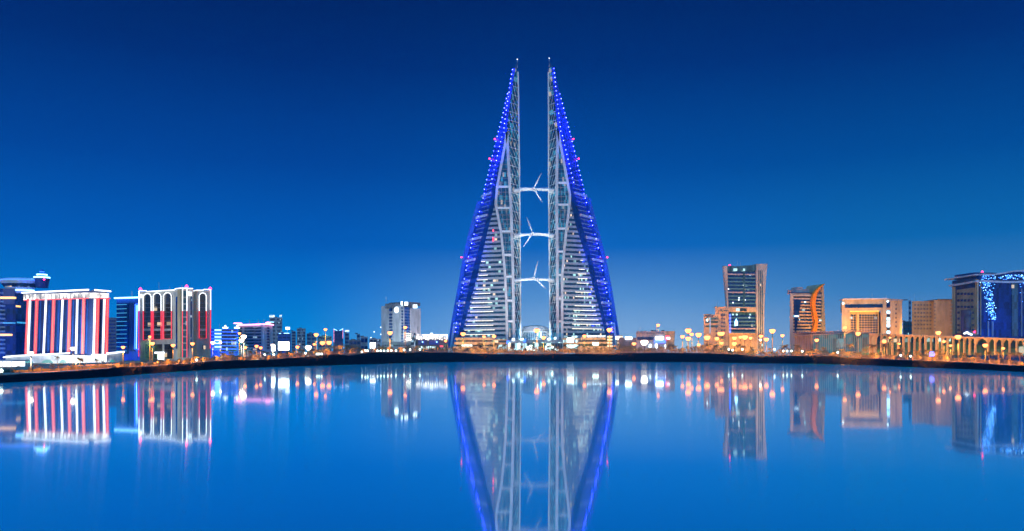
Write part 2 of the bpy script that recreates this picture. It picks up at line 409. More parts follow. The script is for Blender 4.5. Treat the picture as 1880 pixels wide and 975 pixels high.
    while y < 615:
        w = abs(px('O', y) - px('DL', y)); t = (3.0 if y < 340 else 5) / max(w, 6)
        if not (y > 340 and n % 5 == 4): led(Q('O', 'DL', t, y, 1.3))
        y += 8.4; n += 1
    y = ytip + 20.0
    while y < 335:
        w = max(3, abs(px('O', y) - px('DL', y))); led(Q('O', 'DL', 1 - min(.6, 2.6 / w), y, 1.3)); y += 8.2
    # spire, beacons
    tp = P('I', ytip + 16)
    MB().tube([P('C', ytip + 17) + Vector((0, 1, 0)), (tp.x, D + 1, zy(ytip + 6))], 1.3, 6, .45).build('spire_cap', M['navywall'], root)
    MB().tube([(tp.x, D + 1, zy(ytip + 16)), (tp.x, D + 1, zy(ytip))], .22, 5, .12).build('mast', M['steel'], root)
    MB().lathe((tp.x, D + 1, zy(ytip)), [(.01, -.5), (.5, 0), (.01, .5)], 8).build('mast_light', M['e_sign'], root)
    for (yy_, k2) in ((250, 2), (284, 3), (464, 2)):
        p = P('W' if yy_ > 350 else 'O', yy_); q = p + Vector((sg * k2 * .6, -.5, 0))
        MB().tube([p + Vector((-sg, 1, 0)), q], .12, 5).build('beacon_arm', M['steel'], root)
        MB().lathe(q, [(.01, -.8), (.7, -.3), (.7, .3), (.01, .8)], 8).build('beacon', M['e_beacon'], root)
    return root, Q
LL = [(479, 884, 891), (496, 883, 893.5), (504.3, 879.5, 896), (512.7, 877, 896), (529.6, 875, 899), (538, 872, 901), (546.5, 869, 899), (555, 866.5, 904), (563.3, 864, 901.5),
      (571.7, 864, 906.5), (588.6, 859, 906.5), (597, 856, 906.5), (605.5, 853, 909), (614, 853, 909)]
RL = [(477, 1065, 1069.6), (493.6, 1062, 1072.6), (502, 1060, 1075.5), (510.5, 1060, 1078), (519, 1058, 1080), (535.8, 1055.6, 1084), (544.2, 1055.6, 1086), (561, 1054, 1092.7),
      (569.5, 1052, 1092.7), (578, 1052, 1095), (586.5, 1052, 1098), (595, 1050, 1101), (603.5, 1049.6, 1104)]
towL, QL = tower(TL, 'L', 'tall sail-shaped tower with blue bulbs on its left flank, left of the turbines', LL, 247)
towR, QR = tower(TR, 'R', 'tall sail-shaped tower with blue bulbs on its right flank, right of the turbines', RL, 245)
# a few red lit rooms on the left tower
frt = Fr(880, D, 925, D)
m = MB()
for yy in (422, 436, 440): frt.rect(m, 904.3, yy, 907, yy + 3.2, 1.0, 1.4)
m.build('red_window_light', M['e_red2'], towL)

# bridges and turbines
for (y, hub, hy, angs, lab) in ((348, 980, 346, (63, -60, 180), 'highest'), (431, 978, 428, (111, -124, -5), 'middle'), (513, 980, 509.5, (76, -43, 196), 'lowest')):
    dB = D + 4
    br = thing('skybridge', f'white streamlined bridge between the twin towers, {lab} of the three', 'bridge', (X(hub, dB), dB, Z(y, dB)), 'bridges between the towers')
    pts = [(944, y + 1.6), (952, y + 1.2), (960, y + .6), (968, y + .2), (980, y), (992, y + .2), (1001, y + .6), (1010, y + 1.2), (1018, y + 1.6)]
    sec = [(-3.2, 0), (-2, .75), (0, 1.0), (2.4, .7), (3.4, 0), (2.2, -.7), (0, -1.0), (-2.2, -.65)]
    vs = []; fs = []
    for i, (a, b) in enumerate(spline(pts, 3)):
        k = abs(a - 981) / 37; s = .8 + .75 * k ** 3
        for (p_, q_) in sec: vs.append((X(a, dB), dB + p_ * 1.0 + 1 * (k ** 2), Z(b, dB) + q_ * s))
    nn = len(vs) // 8
    for i in range(nn - 1):
        for j in range(8): fs.append((8 * i + j, 8 * i + (j + 1) % 8, 8 * i + 8 + (j + 1) % 8, 8 * i + 8 + j))
    fs += [tuple(range(8)), tuple(range(8 * nn - 8, 8 * nn))]
    deck = MB().add(vs, fs).build('deck', M['steel'], br, smooth=True)
    for a in (947, 1014):
        MB().lathe((X(a, dB), dB + 3, Z(y + 2, dB)), [(.01, -1.7), (1.4, -1.3), (2.1, 0), (1.4, 1.2), (.01, 1.5)], 10, 2.0, 1.6).build('end_fairing', M['steel'], br, smooth=True)
    MB().tube([(X(946, dB), dB - 2.6, Z(y - 1.5, dB)), (X(1015, dB), dB - 2.6, Z(y - 1.5, dB))], .12, 5).build('handrail', M['steel'], deck)
    dT = D - 3
    H = Vector((X(hub, dT), dT, Z(hy, dT)))
    tb = thing('wind_turbine', f'white three-bladed wind turbine on the {lab} bridge between the twin towers', 'wind turbine', tuple(H), 'wind turbines between the towers')
    MB().tube([H + Vector((0, -.6, 0)), H + Vector((0, .8, 0)), H + Vector((0, 3, 0)), H + Vector((0, 7.5, -.1))], 1.15, 10, .8).build('nacelle', M['white'], tb, smooth=True)
    MB().lathe(H + Vector((0, 0, -1.6)), [(.9, -.6), (.7, .9)], 8).build('pylon', M['white'], tb)
    MB().tube([H + Vector((0, -2.3, 0)), H + Vector((0, -1.7, 0)), H + Vector((0, -.62, 0))], .25, 10, 1.1).build('hub', M['white'], tb, smooth=True)
    for an in angs:
        a = math.radians(an); u = Vector((math.cos(a), 0, math.sin(a))); n = Vector((-math.sin(a), 0, math.cos(a)))
        vs = []; fs = []
        prof = [(.5, .3, .3), (2, .36, .25), (4, .58, .2), (8, .44, .14), (12, .27, .08), (13.8, .1, .04)]
        for (r, c, th) in prof:
            o = H + u * r + Vector((0, -1.2, 0))
            vs += [o + n * c, o + Vector((0, -th, 0)) + n * c * .2, o - n * c, o + Vector((0, th, 0)) + n * c * .2]
        for i in range(5):
            for j in range(4): fs.append((4 * i + j, 4 * i + (j + 1) % 4, 4 * i + 4 + (j + 1) % 4, 4 * i + 4 + j))
        fs += [(0, 1, 2, 3), (20, 21, 22, 23)]
        MB().add(vs, fs).build('blade', M['white'], tb)
# ------------------------------------------------------------------ buildings
ZB = 0.6
BG = 'city buildings behind the shore'
def bld(name, label, px, d, cat='building', group=None): return thing(name, label, cat, (X(px, d), d, zg(px, min(d, rimd(px) + 200))), group)
def body(fr, x0, x1, ytop, depth, m, root, name='wall', z0=ZB, w1=0, lab=None):
    P0 = fr.p(fr.t(x0), 0, w1); P1 = fr.p(fr.t(x1), 0, w1); ins = .04 * (x1 - x0)   # plan narrows a little towards the back
    b0 = P0[1] + depth * 1.15; b1 = P1[1] + depth * 1.15; sg_ = 1 if P0[0] / P0[1] < P1[0] / P1[1] else -1
    q0 = (X(x0 + sg_ * ins, b0), b0); q1 = (X(x1 - sg_ * ins, b1), b1)
    return MB().poly([P0[:2], P1[:2], q1, q0], z0, fr.z((x0 + x1) / 2, ytop)).build(name, m, root, lab)
def rct(fr, x0, y0, x1, y1, w0, w1, name, m, root, lab=None):
    mb = MB(); fr.rect(mb, x0, y0, x1, y1, w0, w1); return mb.build(name, m, root, lab)
def bar(fr, pts, r, w, name, m, root, seg=6, lab=None):
    mb = MB(); fr.tube(mb, pts, r, w, seg); return mb.build(name, m, root, lab)
def glyphs(fr, x0, y0, x1, y1, w, m, root, n, name='sign_letters', seed=1, th=.25):
    """a row of letter-like strokes (the lettering in the photo is too blurred to read)"""
    r = random.Random(seed); mb = MB(); W = (x1 - x0) / n; H = y1 - y0
    for i in range(n):
        a = x0 + W * i; b = a + W * .72; s = W * .26; k = r.choice('LIUOTE')
        if k in 'LUOE': fr.rect(mb, a, y0, a + s, y1, w, w + th)
        if k in 'ITE' and k != 'E': fr.rect(mb, (a + b - s) / 2, y0, (a + b + s) / 2, y1, w, w + th)
        if k in 'UO': fr.rect(mb, b - s, y0, b, y1, w, w + th)
        if k in 'LUOE': fr.rect(mb, a, y1 - H * .24, b, y1, w + .01, w + th + .01)
        if k in 'TOE': fr.rect(mb, a, y0, b, y0 + H * .24, w + .01, w + th + .01)
        if k == 'E': fr.rect(mb, a, y0 + H * .38, b, y0 + H * .62, w + .01, w + th + .01)
    return mb.build(name, m, root)

# --- far left tower with a disc on top
dd = 430
b = bld('disc_topped_tower', 'dark banded office tower crowned by a blue lit disc, at the left edge', 10, dd)
def arcpts(xc, r, d, n=14, ry=None):
    c = Vector((X(xc, d), d)); R_ = r / F * d; ry = ry or R_
    return [(c.x + R_ * math.cos(math.pi + math.pi * i / n), c.y + ry * math.sin(math.pi + math.pi * i / n) * .6) for i in range(n + 1)]
ar = arcpts(-20, 50, dd); MB().poly(ar + [(ar[-1][0], dd + 25), (ar[0][0], dd + 25)], ZB, Z(532, dd)).build('curved_wall', M['g_navy'], b)
for i in range(15):
    yy = 538 + i * 7.7; a2 = arcpts(-20, 51, dd); MB().poly(a2, Z(yy + 3.4, dd), Z(yy, dd)).build('floor_band', M['grey'], b)
f = Fr(26, dd - 6, 50, dd + 6)
rct(f, 27, 532, 62, 560, -18, 0, 'set_back_wall', M['navywall'], b); rct(f, 28, 540, 49, 664, -14, 0.3, 'stair_wall', M['g_navy'], b)
fw = Fr(-30, dd - 19, 32, dd - 19)
rct(fw, 0, 545, 27, 548.5, -1.2, 1.4, 'lit_window_row', M['e_warm'], b); rct(fw, 3, 613, 20, 616.5, -1.2, 1.4, 'lit_window_row', M['e_warm'], b)
rct(fw, 8, 592, 26, 594, -1.2, 1.4, 'lit_window_row', M['e_cyan'], b)
rct(f, 30, 591, 46, 594, .3, .6, 'lit_window_row', M['e_cyan'], b); rct(f, 28, 561, 36, 564, .3, .6, 'lit_window_row', M['e_warm'], b)
c = (X(37, dd), dd, 0); px_ = dd / F
MB().lathe((X(37, dd), dd, Z(534, dd)), [(24 * px_, -1.5), (24 * px_, 0.8), (26 * px_, 1.5), (33 * px_, 4.2), (34.5 * px_, 5.2), (34 * px_, 6), (22 * px_, 6.6)], 32, 1, .7).build('crown_disc', M['steel'], b, smooth=True)
MB().lathe((X(37, dd), dd, Z(534, dd)), [(26.5 * px_, 1.7), (31.5 * px_, 3.6), (26, 3.7)][:2], 32, 1.02, .72).build('disc_window_band', M['g_cool'], b)
MB().lathe((X(37, dd), dd, Z(534, dd)), [(24.6 * px_, -.3), (24.6 * px_, .4)], 32, 1, .7).build('disc_light_ring', M['e_bluew'], b)
MB().lathe((X(37, dd), dd, Z(534, dd)), [(34.8 * px_, 5.3), (34.8 * px_, 5.6)], 32, 1, .7).build('disc_light_ring', M['e_blue'], b)
for k, (r_, yy, m_) in enumerate(((13.5, 509.5, 'e_bluew'), (9, 504.5, 'e_bluew'), (4, 499.5, 'e_blue'))):
    MB().lathe((X(77, dd), dd, Z(yy, dd)), [(r_ * px_, -.25), (r_ * px_, .3)], 20).build('pagoda_light_ring', M[m_], b)
    MB().lathe((X(77, dd), dd, Z(yy, dd)), [(r_ * .9 * px_, .3), (r_ * .45 * px_, 1.3)], 20).build('pagoda_roof', M['bluewall'], b)
MB().lathe((X(77, dd), dd, Z(518, dd)), [(10 * px_, -3), (13 * px_, 2)], 20).build('pagoda_base', M['navywall'], b)
MB().lathe((X(77, dd), dd, Z(497, dd)), [(.3, -1), (.5, 0), (.1, .6)], 8).build('beacon', M['e_beacon'], b)
for (xx, yy) in ((1, 515), (93, 515)): MB().lathe((X(xx, dd), dd - 6, Z(yy, dd)), [(.1, -.5), (.6, 0), (.1, .5)], 8).build('beacon', M['e_beacon'], b)

# --- lit pavilion at the far left shore
dp = 205
lamp('blue_wash_light', 'SPOT', (X(20, 380), 380, 6), 90000, (.02, .12, 1), (X(20, dd), dd, 30), .5, 110)
b = bld('lit_pavilion', 'low glowing white pavilion on the shore at the left edge', 10, dp)
f = Fr(-30, dp, 27, dp)
rct(f, -30, 663.5, 24, 673, -5, 0, 'glass_front', M['e_white'], b); rct(f, -32, 661, 27, 663.5, -6, .8, 'flat_roof', M['white'], b)
for i in range(7): rct(f, -28 + i * 8.2, 663.5, -27.4 + i * 8.2, 673.5, 0, .25, 'column', M['steel'], b)

# --- red and white striped building
b = bld('striped_building', 'navy building with vertical red and white neon stripes and glowing white cornice', 120, 300)
fa = Fr(47, 313, 168, 300); fb = Fr(168, 300, 197, 310)
zt = Z(534, 300)
body(fa, 49, 168, 536, 22, M['navywall'], b); body(fb, 168, 196, 534, 20, M['navywall'], b, 'side_wall')
def vstr(fr, xt, xb, y0, y1, wpx, w0, w1, name, m, lab=None):
    mb = MB(); fr.prism(mb, [(xb - wpx, y1), (xb + wpx, y1), (xt + wpx, y0), (xt - wpx, y0)], w0, w1); mb.build(name, m, b, lab)
for fr, st in ((fa, [(56.5, 52, 'r'), (60, 56, 'w'), (72, 68.5, 'r'), (89, 84.5, 'w'), (103, 99.5, 'r'), (119.5, 115.5, 'w'), (132.5, 129.5, 'r'), (146.5, 144, 'w'), (158, 155.5, 'r')]),
               (fb, [(169.3, 166.8, 'w'), (175.5, 173, 'r'), (187, 184, 'w'), (192.7, 190.8, 'r')])):
    for (xt, xb, k) in st:
        vstr(fr, xt, xb, 549, 650, 2.9 if k == 'r' else 2.2, 0, .8, 'pier', M['navywall'])
        vstr(fr, xt, xb, 549, 650, .5 if k == 'r' else 1.1, .9, 1.2, 'neon_stripe', M['e_redcore'] if k == 'r' else M['e_white'])
        if k == 'r':
            vstr(fr, xt - 1.7, xb - 1.7, 549, 650, .9, .85, 1.05, 'red_wash_strip', M['e_red']); vstr(fr, xt + 1.7, xb + 1.7, 549, 650, .9, .85, 1.05, 'red_wash_strip', M['e_red'])  # glowing strips imitate the red wash of each tube on its pier
for i in range(12):
    for o_ in (-1, 1): vstr(fa, 66 + i * 8.6 + o_, 63 + i * 8.6 + o_, 550, 648, .25, 0, .35, 'mullion', M['bluewall'])
mb = MB(); fa.prism(mb, [(47, 551.5), (168, 547.5), (168, 537.5), (47, 541)], 0, .9); mb.build('cornice_frieze', M['e_white2'], b)
mb = MB(); fb.prism(mb, [(168, 547.5), (196, 547), (196, 538.5), (168, 537.5)], 0, .9); mb.build('cornice_frieze', M['e_white2'], b)
for i in range(17): rct(fa, 51 + i * 6.9, 540.5, 51.9 + i * 6.9, 549, .9, 1.15, 'cornice_post', M['grey'], b)
bar(fa, [(46, 538), (168, 532.5)], .3, 1.3, 'roof_neon', M['e_white'], b); bar(fb, [(168, 532.5), (197, 535)], .3, 1.3, 'roof_neon', M['e_white'], b)
bar(fa, [(50, 552), (168, 548)], .2, 1.3, 'red_roof_line', M['e_red'], b); bar(fb, [(168, 548), (196, 548)], .2, 1.3, 'red_roof_line', M['e_red'], b)
mb = MB(); fa.rectz(mb, 42, 169, ZB, fa.z(100, 652), 0, 7); mb.build('podium', M['white'], b)
mb = MB(); fb.rectz(mb, 167, 200, ZB, fb.z(180, 650), 0, 6); mb.build('podium', M['white'], b)
bar(fa, [(40, 656), (66, 653), (160, 648.5)], .25, 7.4, 'podium_neon', M['e_white'], b); bar(fb, [(166, 649), (198, 646)], .35, 6.4, 'podium_neon', M['e_white'], b)
for xc, w_ in ((83, 12), (119, 12), (148, 8), (176, 6)):
    fr = fa if xc < 166 else fb; o_ = 7.05 if xc < 166 else 6.05
    pl = [(xc - w_, 676)] + [(xc - w_ * math.cos(math.pi * i / 10), 668 - 9 * math.sin(math.pi * i / 10)) for i in range(11)] + [(xc + w_, 676)]
    mb = MB(); fr.prism(mb, pl, o_ - .1, o_ + .15); mb.build('arched_window', M['e_green'], b)
    bar(fr, pl, .25, o_ + .2, 'arch_frame', M['white'], b)
bp = b

for hx in (108, 140): lamp('entrance_light', 'SPOT', (X(hx, 280), 280, 3.4), 26000, (.95, 1, .95), (X(hx, 296), 296, 2.2), .4, 130)
# --- faint block behind
b = bld('grid_window_block', 'dim purple-grey block with a window grid, between the striped and blue buildings', 205, 460)
f = Fr(190, 460, 216, 460); body(f, 190, 214, 583, 15, M['dgrey'], b)
for r_ in range(10):
    rct(f, 196, 588 + r_ * 6.2, 212, 590.6 + r_ * 6.2, 0, .2, 'window_row', M['g_navy'], b)

# --- blue banded building
b = bld('blue_banded_building', 'saturated blue office with cyan floor strips and a bright blue roof line', 235, 370)
f = Fr(213, 370, 262, 362); body(f, 214, 262, 548, 18, M['bluewall'], b); rct(f, 215, 557, 237, 650, 0, .3, 'glass_bay', M['g_navy'], b)
bar(f, [(212, 547.5), (262, 546)], .35, .5, 'roof_neon', M['e_bluew'], b)
for i in range(12): rct(f, 216, 559 + i * 7.7, 234, 560 + i * 7.7, .3, .7, 'floor_light', M['e_cyan'], b)
bar(f, [(256, 558), (250.5, 558.5), (249, 641), (256, 641)], .22, .5, 'neon_outline', M['e_blue'], b); bar(f, [(253.5, 560), (252, 640)], .12, .5, 'neon_outline', M['e_bluew'], b)
rct(f, 238, 556, 248, 645, 0, .25, 'plain_bay', M['navywall'], b)
lamp('blue_wash_light', 'SPOT', f.p(f.t(230), 3, 18), 12000, (.02, .12, 1), f.p(f.t(232), 14, 0), .5, 110, parent=None)

# --- arched building with half white half red neon
b = bld('arched_building', 'grey stone building with tall arches outlined in white above and red below', 320, 335)
fa = Fr(256, 345, 335, 330); fc = Fr(334, 328, 355, 330); fd = Fr(354, 336, 388, 340)
body(fa, 257, 335, 534, 25, M['greybeige'], b); body(fc, 334, 355, 530, 22, M['greybeige'], b, 'central_tower'); body(fd, 354, 387, 533, 22, M['greybeige'], b, 'right_wing')
YS = 571
def arch(fr, x0, x1, yt, yb, n):
    xc = (x0 + x1) / 2; r_ = (x1 - x0) / 2
    top = [(xc - r_ * math.cos(math.pi * i / 12), yt + r_ - r_ * math.sin(math.pi * i / 12)) for i in range(13)]
    mb = MB(); fr.prism(mb, [(x1, yb)] + top[::-1] + [(x0, yb)], .02, .15); aw = mb.build('arched_window', M['g_warm'], b)
    bar(fr, [(x0, YS)] + top + [(x1, YS)], .15, .5, 'white_neon_arch', M['e_white'], aw)
    bar(fr, [(x0, YS), (x0, yb), (x1, yb), (x1, YS)], .18, .5, 'red_neon_frame', M['e_red'], aw)
    for k in range(8): rct(fr, x0 + .8, 556 + k * 8.2, x1 - .8, 557.2 + k * 8.2, .15, .35, 'transom', M['dgrey'], aw)
    rct(fr, x0 + .5, 603.5, x1 - .5, 607.5, .15, .45, 'spandrel', M['greybeige'], aw)
arch(fa, 264.8, 279.5, 539, 624, 1); arch(fa, 283.2, 297.6, 538, 623, 2); arch(fa, 302.2, 316.6, 537.5, 622, 3)
arch(fd, 365.3, 378.2, 538, 621, 4)
for xa in (256.8, 281.3, 299.8): bar(fa, [(xa, YS), (xa, 624 if xa > 260 else 655)], .16, .5, 'red_neon_line', M['e_red'], b)
bar(fa, [(257.2, 534), (257.2, YS)], .18, .5, 'white_neon_line', M['e_white'], b)
bar(fa, [(257.5, 534), (270, 534), (272, 535.5), (322, 532.5), (323.5, 530.5), (335, 529)], .18, .5, 'roof_neon', M['e_white'], b)
bar(fc, [(334, 529), (354, 530)], .18, .5, 'roof_neon', M['e_white'], b); bar(fd, [(354, 534.5), (360, 533), (372, 533), (374, 531.5), (386.5, 532)], .18, .5, 'roof_neon', M['e_white'], b)
for xa in (334.8, 342.8):
    bar(fc, [(xa, 529), (xa, YS)], .15, .6, 'white_neon_line', M['e_white'], b); bar(fc, [(xa, YS), (xa, 656)], .16, .6, 'red_neon_line', M['e_red'], b)
bar(fd, [(386.3, 532), (386.3, 569)], .15, .5, 'white_neon_line', M['e_white'], b); bar(fd, [(386.3, 569), (385.5, 640)], .18, .5, 'red_neon_line', M['e_red'], b)
rct(fc, 336, 534, 342, 656, .02, .4, 'stair_glass', M['g_teal'], b)
for k in range(9): rct(fc, 335.8, 545 + k * 12, 342.2, 547.5 + k * 12, .4, .55, 'landing', M['greybeige'], b)
rct(fa, 323.5, 545, 327, 640, .02, .2, 'slot_window', M['g_navy'], b); rct(fa, 328, 531, 333.5, 656, .02, .6, 'stone_pier', M['tan'], b)
rct(fc, 349.5, 545, 352, 640, .02, .2, 'slot_window', M['g_navy'], b); rct(fd, 355.5, 533.5, 361, 656, .02, .4, 'stone_pier', M['tan'], b)
for k in range(9):
    for xx in (349.7, 351): rct(fc, xx, 549 + k * 10, xx + .9, 553 + k * 10, .2, .4, 'small_window', M['g_cool'], b)
for (x0, x1) in ((268, 280), (284, 298), (303, 317)): rct(fa, x0, 632, x1, 658, .02, .3, 'ground_floor_glass', M['g_warm'], b)
rct(fa, 290, 646, 303, 649.5, .3, 1.6, 'entrance_canopy', M['e_white'], b); rct(fa, 293, 650.5, 302, 660, .3, .9, 'lit_entrance', M['e_white'], b)
rct(fd, 371, 633, 377, 641, .02, .3, 'ground_floor_glass', M['g_cool'], b)
glyphs(fc, 343.8, 536, 351.5, 543, .6, M['e_sign'], b, 4); glyphs(fa, 259.5, 541, 264, 547, .6, M['e_sign'], b, 3, seed=5)
for fr, xx, yy in ((fa, 259, 531), (fc, 342.5, 526), (fd, 385.5, 530)):
    q = fr.p(fr.t(xx), fr.z(xx, yy), .3); MB().lathe(q, [(.1, -.7), (.7, 0), (.1, .7)], 8).build('beacon', M['e_beacon'], b)
rct(fc, 336, 523, 336.4, 530, -4, -3.8, 'antenna', M['steel'], b)

# --- blue neon office
b = bld('neon_blue_office', 'low vivid blue office with five short white light bars, right of arched building', 410, 430)
f = Fr(386, 430, 438, 436); body(f, 387, 437, 604, 15, M['bluewall'], b); rct(f, 404, 606, 434, 645, 0, .2, 'glass_bay', M['g_cool'], b)
for yy in (606, 612.6, 618.8, 625, 630.6, 637): rct(f, 394, yy - .9, 406, yy + .9, .2, .8, 'light_bar', M['e_bluew'], b)
for i in range(6): rct(f, 388, 609 + i * 6.3, 436, 609.8 + i * 6.3, .2, .5, 'floor_band', M['e_blue'], b)
for xx in (413.5, 435):
    mb = MB(); f.prism(mb, [(xx - 5, 603), (xx + 5, 603), (xx + 5, 600.5), (xx + 2.4, 601.2), (xx + .8, 597.2), (xx - .8, 597.2), (xx - 2.4, 601.2), (xx - 5, 600.5)], .2, .9); mb.build('crown_shaped_sign', M['e_sign'], b)
lamp('blue_wash_light', 'SPOT', f.p(f.t(410), 4, 20), 16000, (.02, .1, 1), f.p(f.t(410), 10, 0), .5, 120)

# --- white office with pink roof neon
b = bld('pink_roof_office', 'grey gridded office with bright pink neon along its flat roof', 465, 450)
f = Fr(434, 462, 481, 448); g = Fr(481, 448, 501, 456)
body(f, 438, 481, 598, 16, M['grey'], b); body(g, 481, 500, 598, 14, M['white'], b, 'side_wall')
for r_ in range(8):
    for (x0, x1) in ((440, 444.5), (449.5, 453), (454, 467.5), (469, 479.5)):
        rct(f, x0, 601 + r_ * 5.6, x1, 603.8 + r_ * 5.6, .02, .25, 'window_row', M['g_cool'], b)
for i in range(8): rct(g, 483 + i * 2.2, 600, 483.7 + i * 2.2, 648, .02, .6, 'fin', M['steel'], b)
for r_ in range(8): rct(g, 488.5, 601 + r_ * 5.2, 493, 604 + r_ * 5.2, .6, .7, 'window_row', M['g_navy'], b)
for fr, pts in ((f, [(431.5, 593.5), (445, 594)]), (f, [(438, 597), (470, 596), (481, 595.3)]), (g, [(481, 595.3), (493, 595.5), (500.5, 596.6)]), (g, [(487, 593), (491, 592), (494, 593.5)])):
    bar(fr, pts, .42, .5, 'pink_roof_neon', M['e_pink'], b)
rct(f, 466, 588.5, 466.4, 596, -3, -2.8, 'mast', M['steel'], b)

# --- distant ones, left of centre
def simple(name, label, x0, x1, yt, d, m, wm, rows=6, cols=1, cat='building', extra=None, wy=None):
    b = bld(name, label, (x0 + x1) / 2, d, cat); f = Fr(x0 - 1, d, x1 + 1, d + 4); body(f, x0, x1, yt, 14, M[m], b)
    H = 646 - yt; cw = (x1 - x0) / cols
    for r_ in range(rows):
        for c_ in range(cols):
            rct(f, x0 + cw * c_ + cw * .12, yt + H * (r_ + .25) / rows, x0 + cw * (c_ + 1) - cw * .12, yt + H * (r_ + .75) / rows, .02, .3, 'window_row', M[wm], b)
    rct(f, x0 + (x1 - x0) * .3, yt - 1.6, x0 + (x1 - x0) * .6, yt, -6, -2, 'roof_plant', M['dgrey'], b)
    if extra: extra(b, f)
    return b
def sg(x0, y0, x1, y1, n, m='e_sign', seed=3): return lambda b, f: glyphs(f, x0, y0, x1, y1, .4, M[m], b, n, seed=seed)
def ex7(b, f): glyphs(f, 495, 578.5, 505, 582.3, .4, M['e_sign'], b, 5, seed=2); glyphs(f, 513, 578.5, 517.5, 582.3, .4, M['e_sign'], b, 2, seed=3); rct(f, 494.5, 591, 503, 592, .3, .6, 'light_bar', M['e_bluew'], b)
simple('slender_far_tower', 'hazy pale-blue tower with two small lit signs on its roof corners', 495, 518, 583, 880, 'grey', 'g_cool', 9, 2, extra=ex7)
def ex8(b, f): rct(f, 524, 600.5, 532, 605, .3, .8, 'lit_sign_box', M['e_sign'], b); rct(f, 512, 612, 516, 612.8, .3, .6, 'light_bar', M['e_bluew'], b); rct(f, 521, 611.5, 531, 612.5, .3, .6, 'light_bar', M['e_bluew'], b); rct(f, 527, 605, 528, 612, -.2, .2, 'sign_post', M['steel'], b)
simple('blue_sign_tower', 'blue hazy block with a single lit box sign on its roof', 510, 534, 611, 700, 'bluewall', 'g_navy', 6, 3, extra=ex8)
simple('far_slab_block', 'faint far slab just right of the blue sign block', 535, 543, 608, 950, 'grey', 'g_navy', 7, 1)
simple('far_twin_block', 'faint far block with a raised centre bay, left of two orange street lamps', 545, 561, 603, 950, 'grey', 'g_cool', 8, 2)
simple('far_low_block', 'faint low far block behind the tallest orange lamp left of centre', 563, 580, 612, 950, 'grey', 'g_navy', 5, 2)
simple('far_wide_block', 'faint wide low block, behind the two tall orange lamps near the dotted tower', 583, 609, 617, 960, 'grey', 'g_navy', 4, 3)
def ex10(b, f):
    mb = MB()
    for i in range(11):
        for xx in (612.5, 629): 
            if not (xx > 620 and i > 7): f.rect(mb, xx, 604 + i * 2.3, xx + .8, 604.9 + i * 2.3, .3, .7)
    mb.build('violet_light_dots', M['e_pink'], b)
    bar(f, [(612.5, 604), (619, 607)], .28, .5, 'roof_neon', M['e_bluew'], b); bar(f, [(623, 607), (629.8, 603.5)], .28, .5, 'roof_neon', M['e_bluew'], b)
simple('dotted_far_tower', 'far tower edged with violet light dots and a notched roof', 612, 630, 607, 950, 'navywall', 'g_navy', 6, 1, extra=ex10)
simple('small_sign_tower', 'small far block with white letters on its roof, beside the dotted tower', 633, 641, 611, 960, 'grey', 'g_navy', 5, 1, extra=sg(633, 606.3, 641.5, 609.5, 4))
simple('dark_long_house', 'long dark low building behind the green trees left of the grey hotel', 641, 662, 624, 640, 'dgrey', 'g_navy', 2, 3)
simple('beige_low_house', 'plain beige low house left of the grey hotel', 662, 675, 618, 700, 'grey', 'g_navy', 2, 2)
simple('blue_low_house', 'low bluish house with small roof lights touching the grey hotel', 678, 699, 622, 690, 'grey', 'g_cool', 3, 3, extra=lambda b, f: [rct(f, x_, y_, x_ + 1.6, y_ + 1.6, .3, .6, 'roof_light', M['e_sign'], b) for x_, y_ in ((680, 619), (686, 608.5), (698, 600), (698, 613))])
simple('hazy_stub_block', 'hazy stub of a block between the beige and blue low houses', 655, 661, 613, 970, 'grey', 'g_navy', 4, 1)

# --- grey hotel block
b = bld('grey_hotel_block', 'pale grey hotel with a round white lit disc high on its wall', 735, 600, 'hotel')
f = Fr(699.5, 606, 741, 590); g = Fr(741, 590, 771, 606)
body(f, 700, 741, 561, 20, M['grey'], b); body(g, 741, 770.5, 566, 24, M['white'], b, 'side_wall')
rct(f, 706, 554.5, 738, 561, -18, -4, 'penthouse', M['dgrey'], b); rct(g, 742, 557, 764, 566, -18, -3, 'penthouse', M['dgrey'], b)
rct(f, 715, 563.5, 720.3, 571.5, .02, .3, 'window', M['g_navy'], b)
for k in range(9): rct(f, 715, 576 + k * 5.8, 720.3, 579.2 + k * 5.8, .02, .3, 'window', M['g_navy'], b)
rct(f, 721, 561.5, 737.2, 644, .02, .35, 'stone_bay', M['grey'], b)
for k in range(13):
    for xx in (737.4, 739): rct(f, xx, 564 + k * 5.6, xx + 1.3, 567.5 + k * 5.6, .02, .3, 'window', M['g_navy'], b)
rct(g, 742.5, 564.5, 752, 626, .02, .3, 'blue_glass_bay', M['g_navy'], b)
for k in range(11): rct(g, 742.5, 569 + k * 5.4, 752, 569.8 + k * 5.4, .3, .45, 'floor_band', M['steel'], b)
for k in range(3): rct(g, 744.4 + k * 2.4, 564.5, 744.7 + k * 2.4, 626, .3, .6, 'mullion', M['bluewall'], b)
for xx in (753, 756.5, 760, 763.5, 767, 770): rct(g, xx - .7, 566.5, xx + .7, 640, .02, .9, 'pier', M['white'], b)
q = f.p(f.t(728.8), f.z(728.8, 569), .5)
mb = MB(); mb.lathe((0, 0, 0), [(5.4 / F * 600, -.2), (5.4 / F * 600, .2)], 24)
mb.v = [(q[0] + v[0] * f.u.x + v[2] * f.n.x, q[1] + v[0] * f.u.y + v[2] * f.n.y, q[2] + v[1]) for v in mb.v]; mb.build('round_lit_sign', M['e_sign'], b)
glyphs(f, 737, 553.5, 741, 560.5, .6, M['e_sign'], b, 2, seed=8); glyphs(g, 741, 554.5, 747.5, 561, .8, M['e_sign'], b, 3, seed=9); glyphs(g, 756.5, 559.5, 765, 565.5, .6, M['e_sign'], b, 4, seed=4)
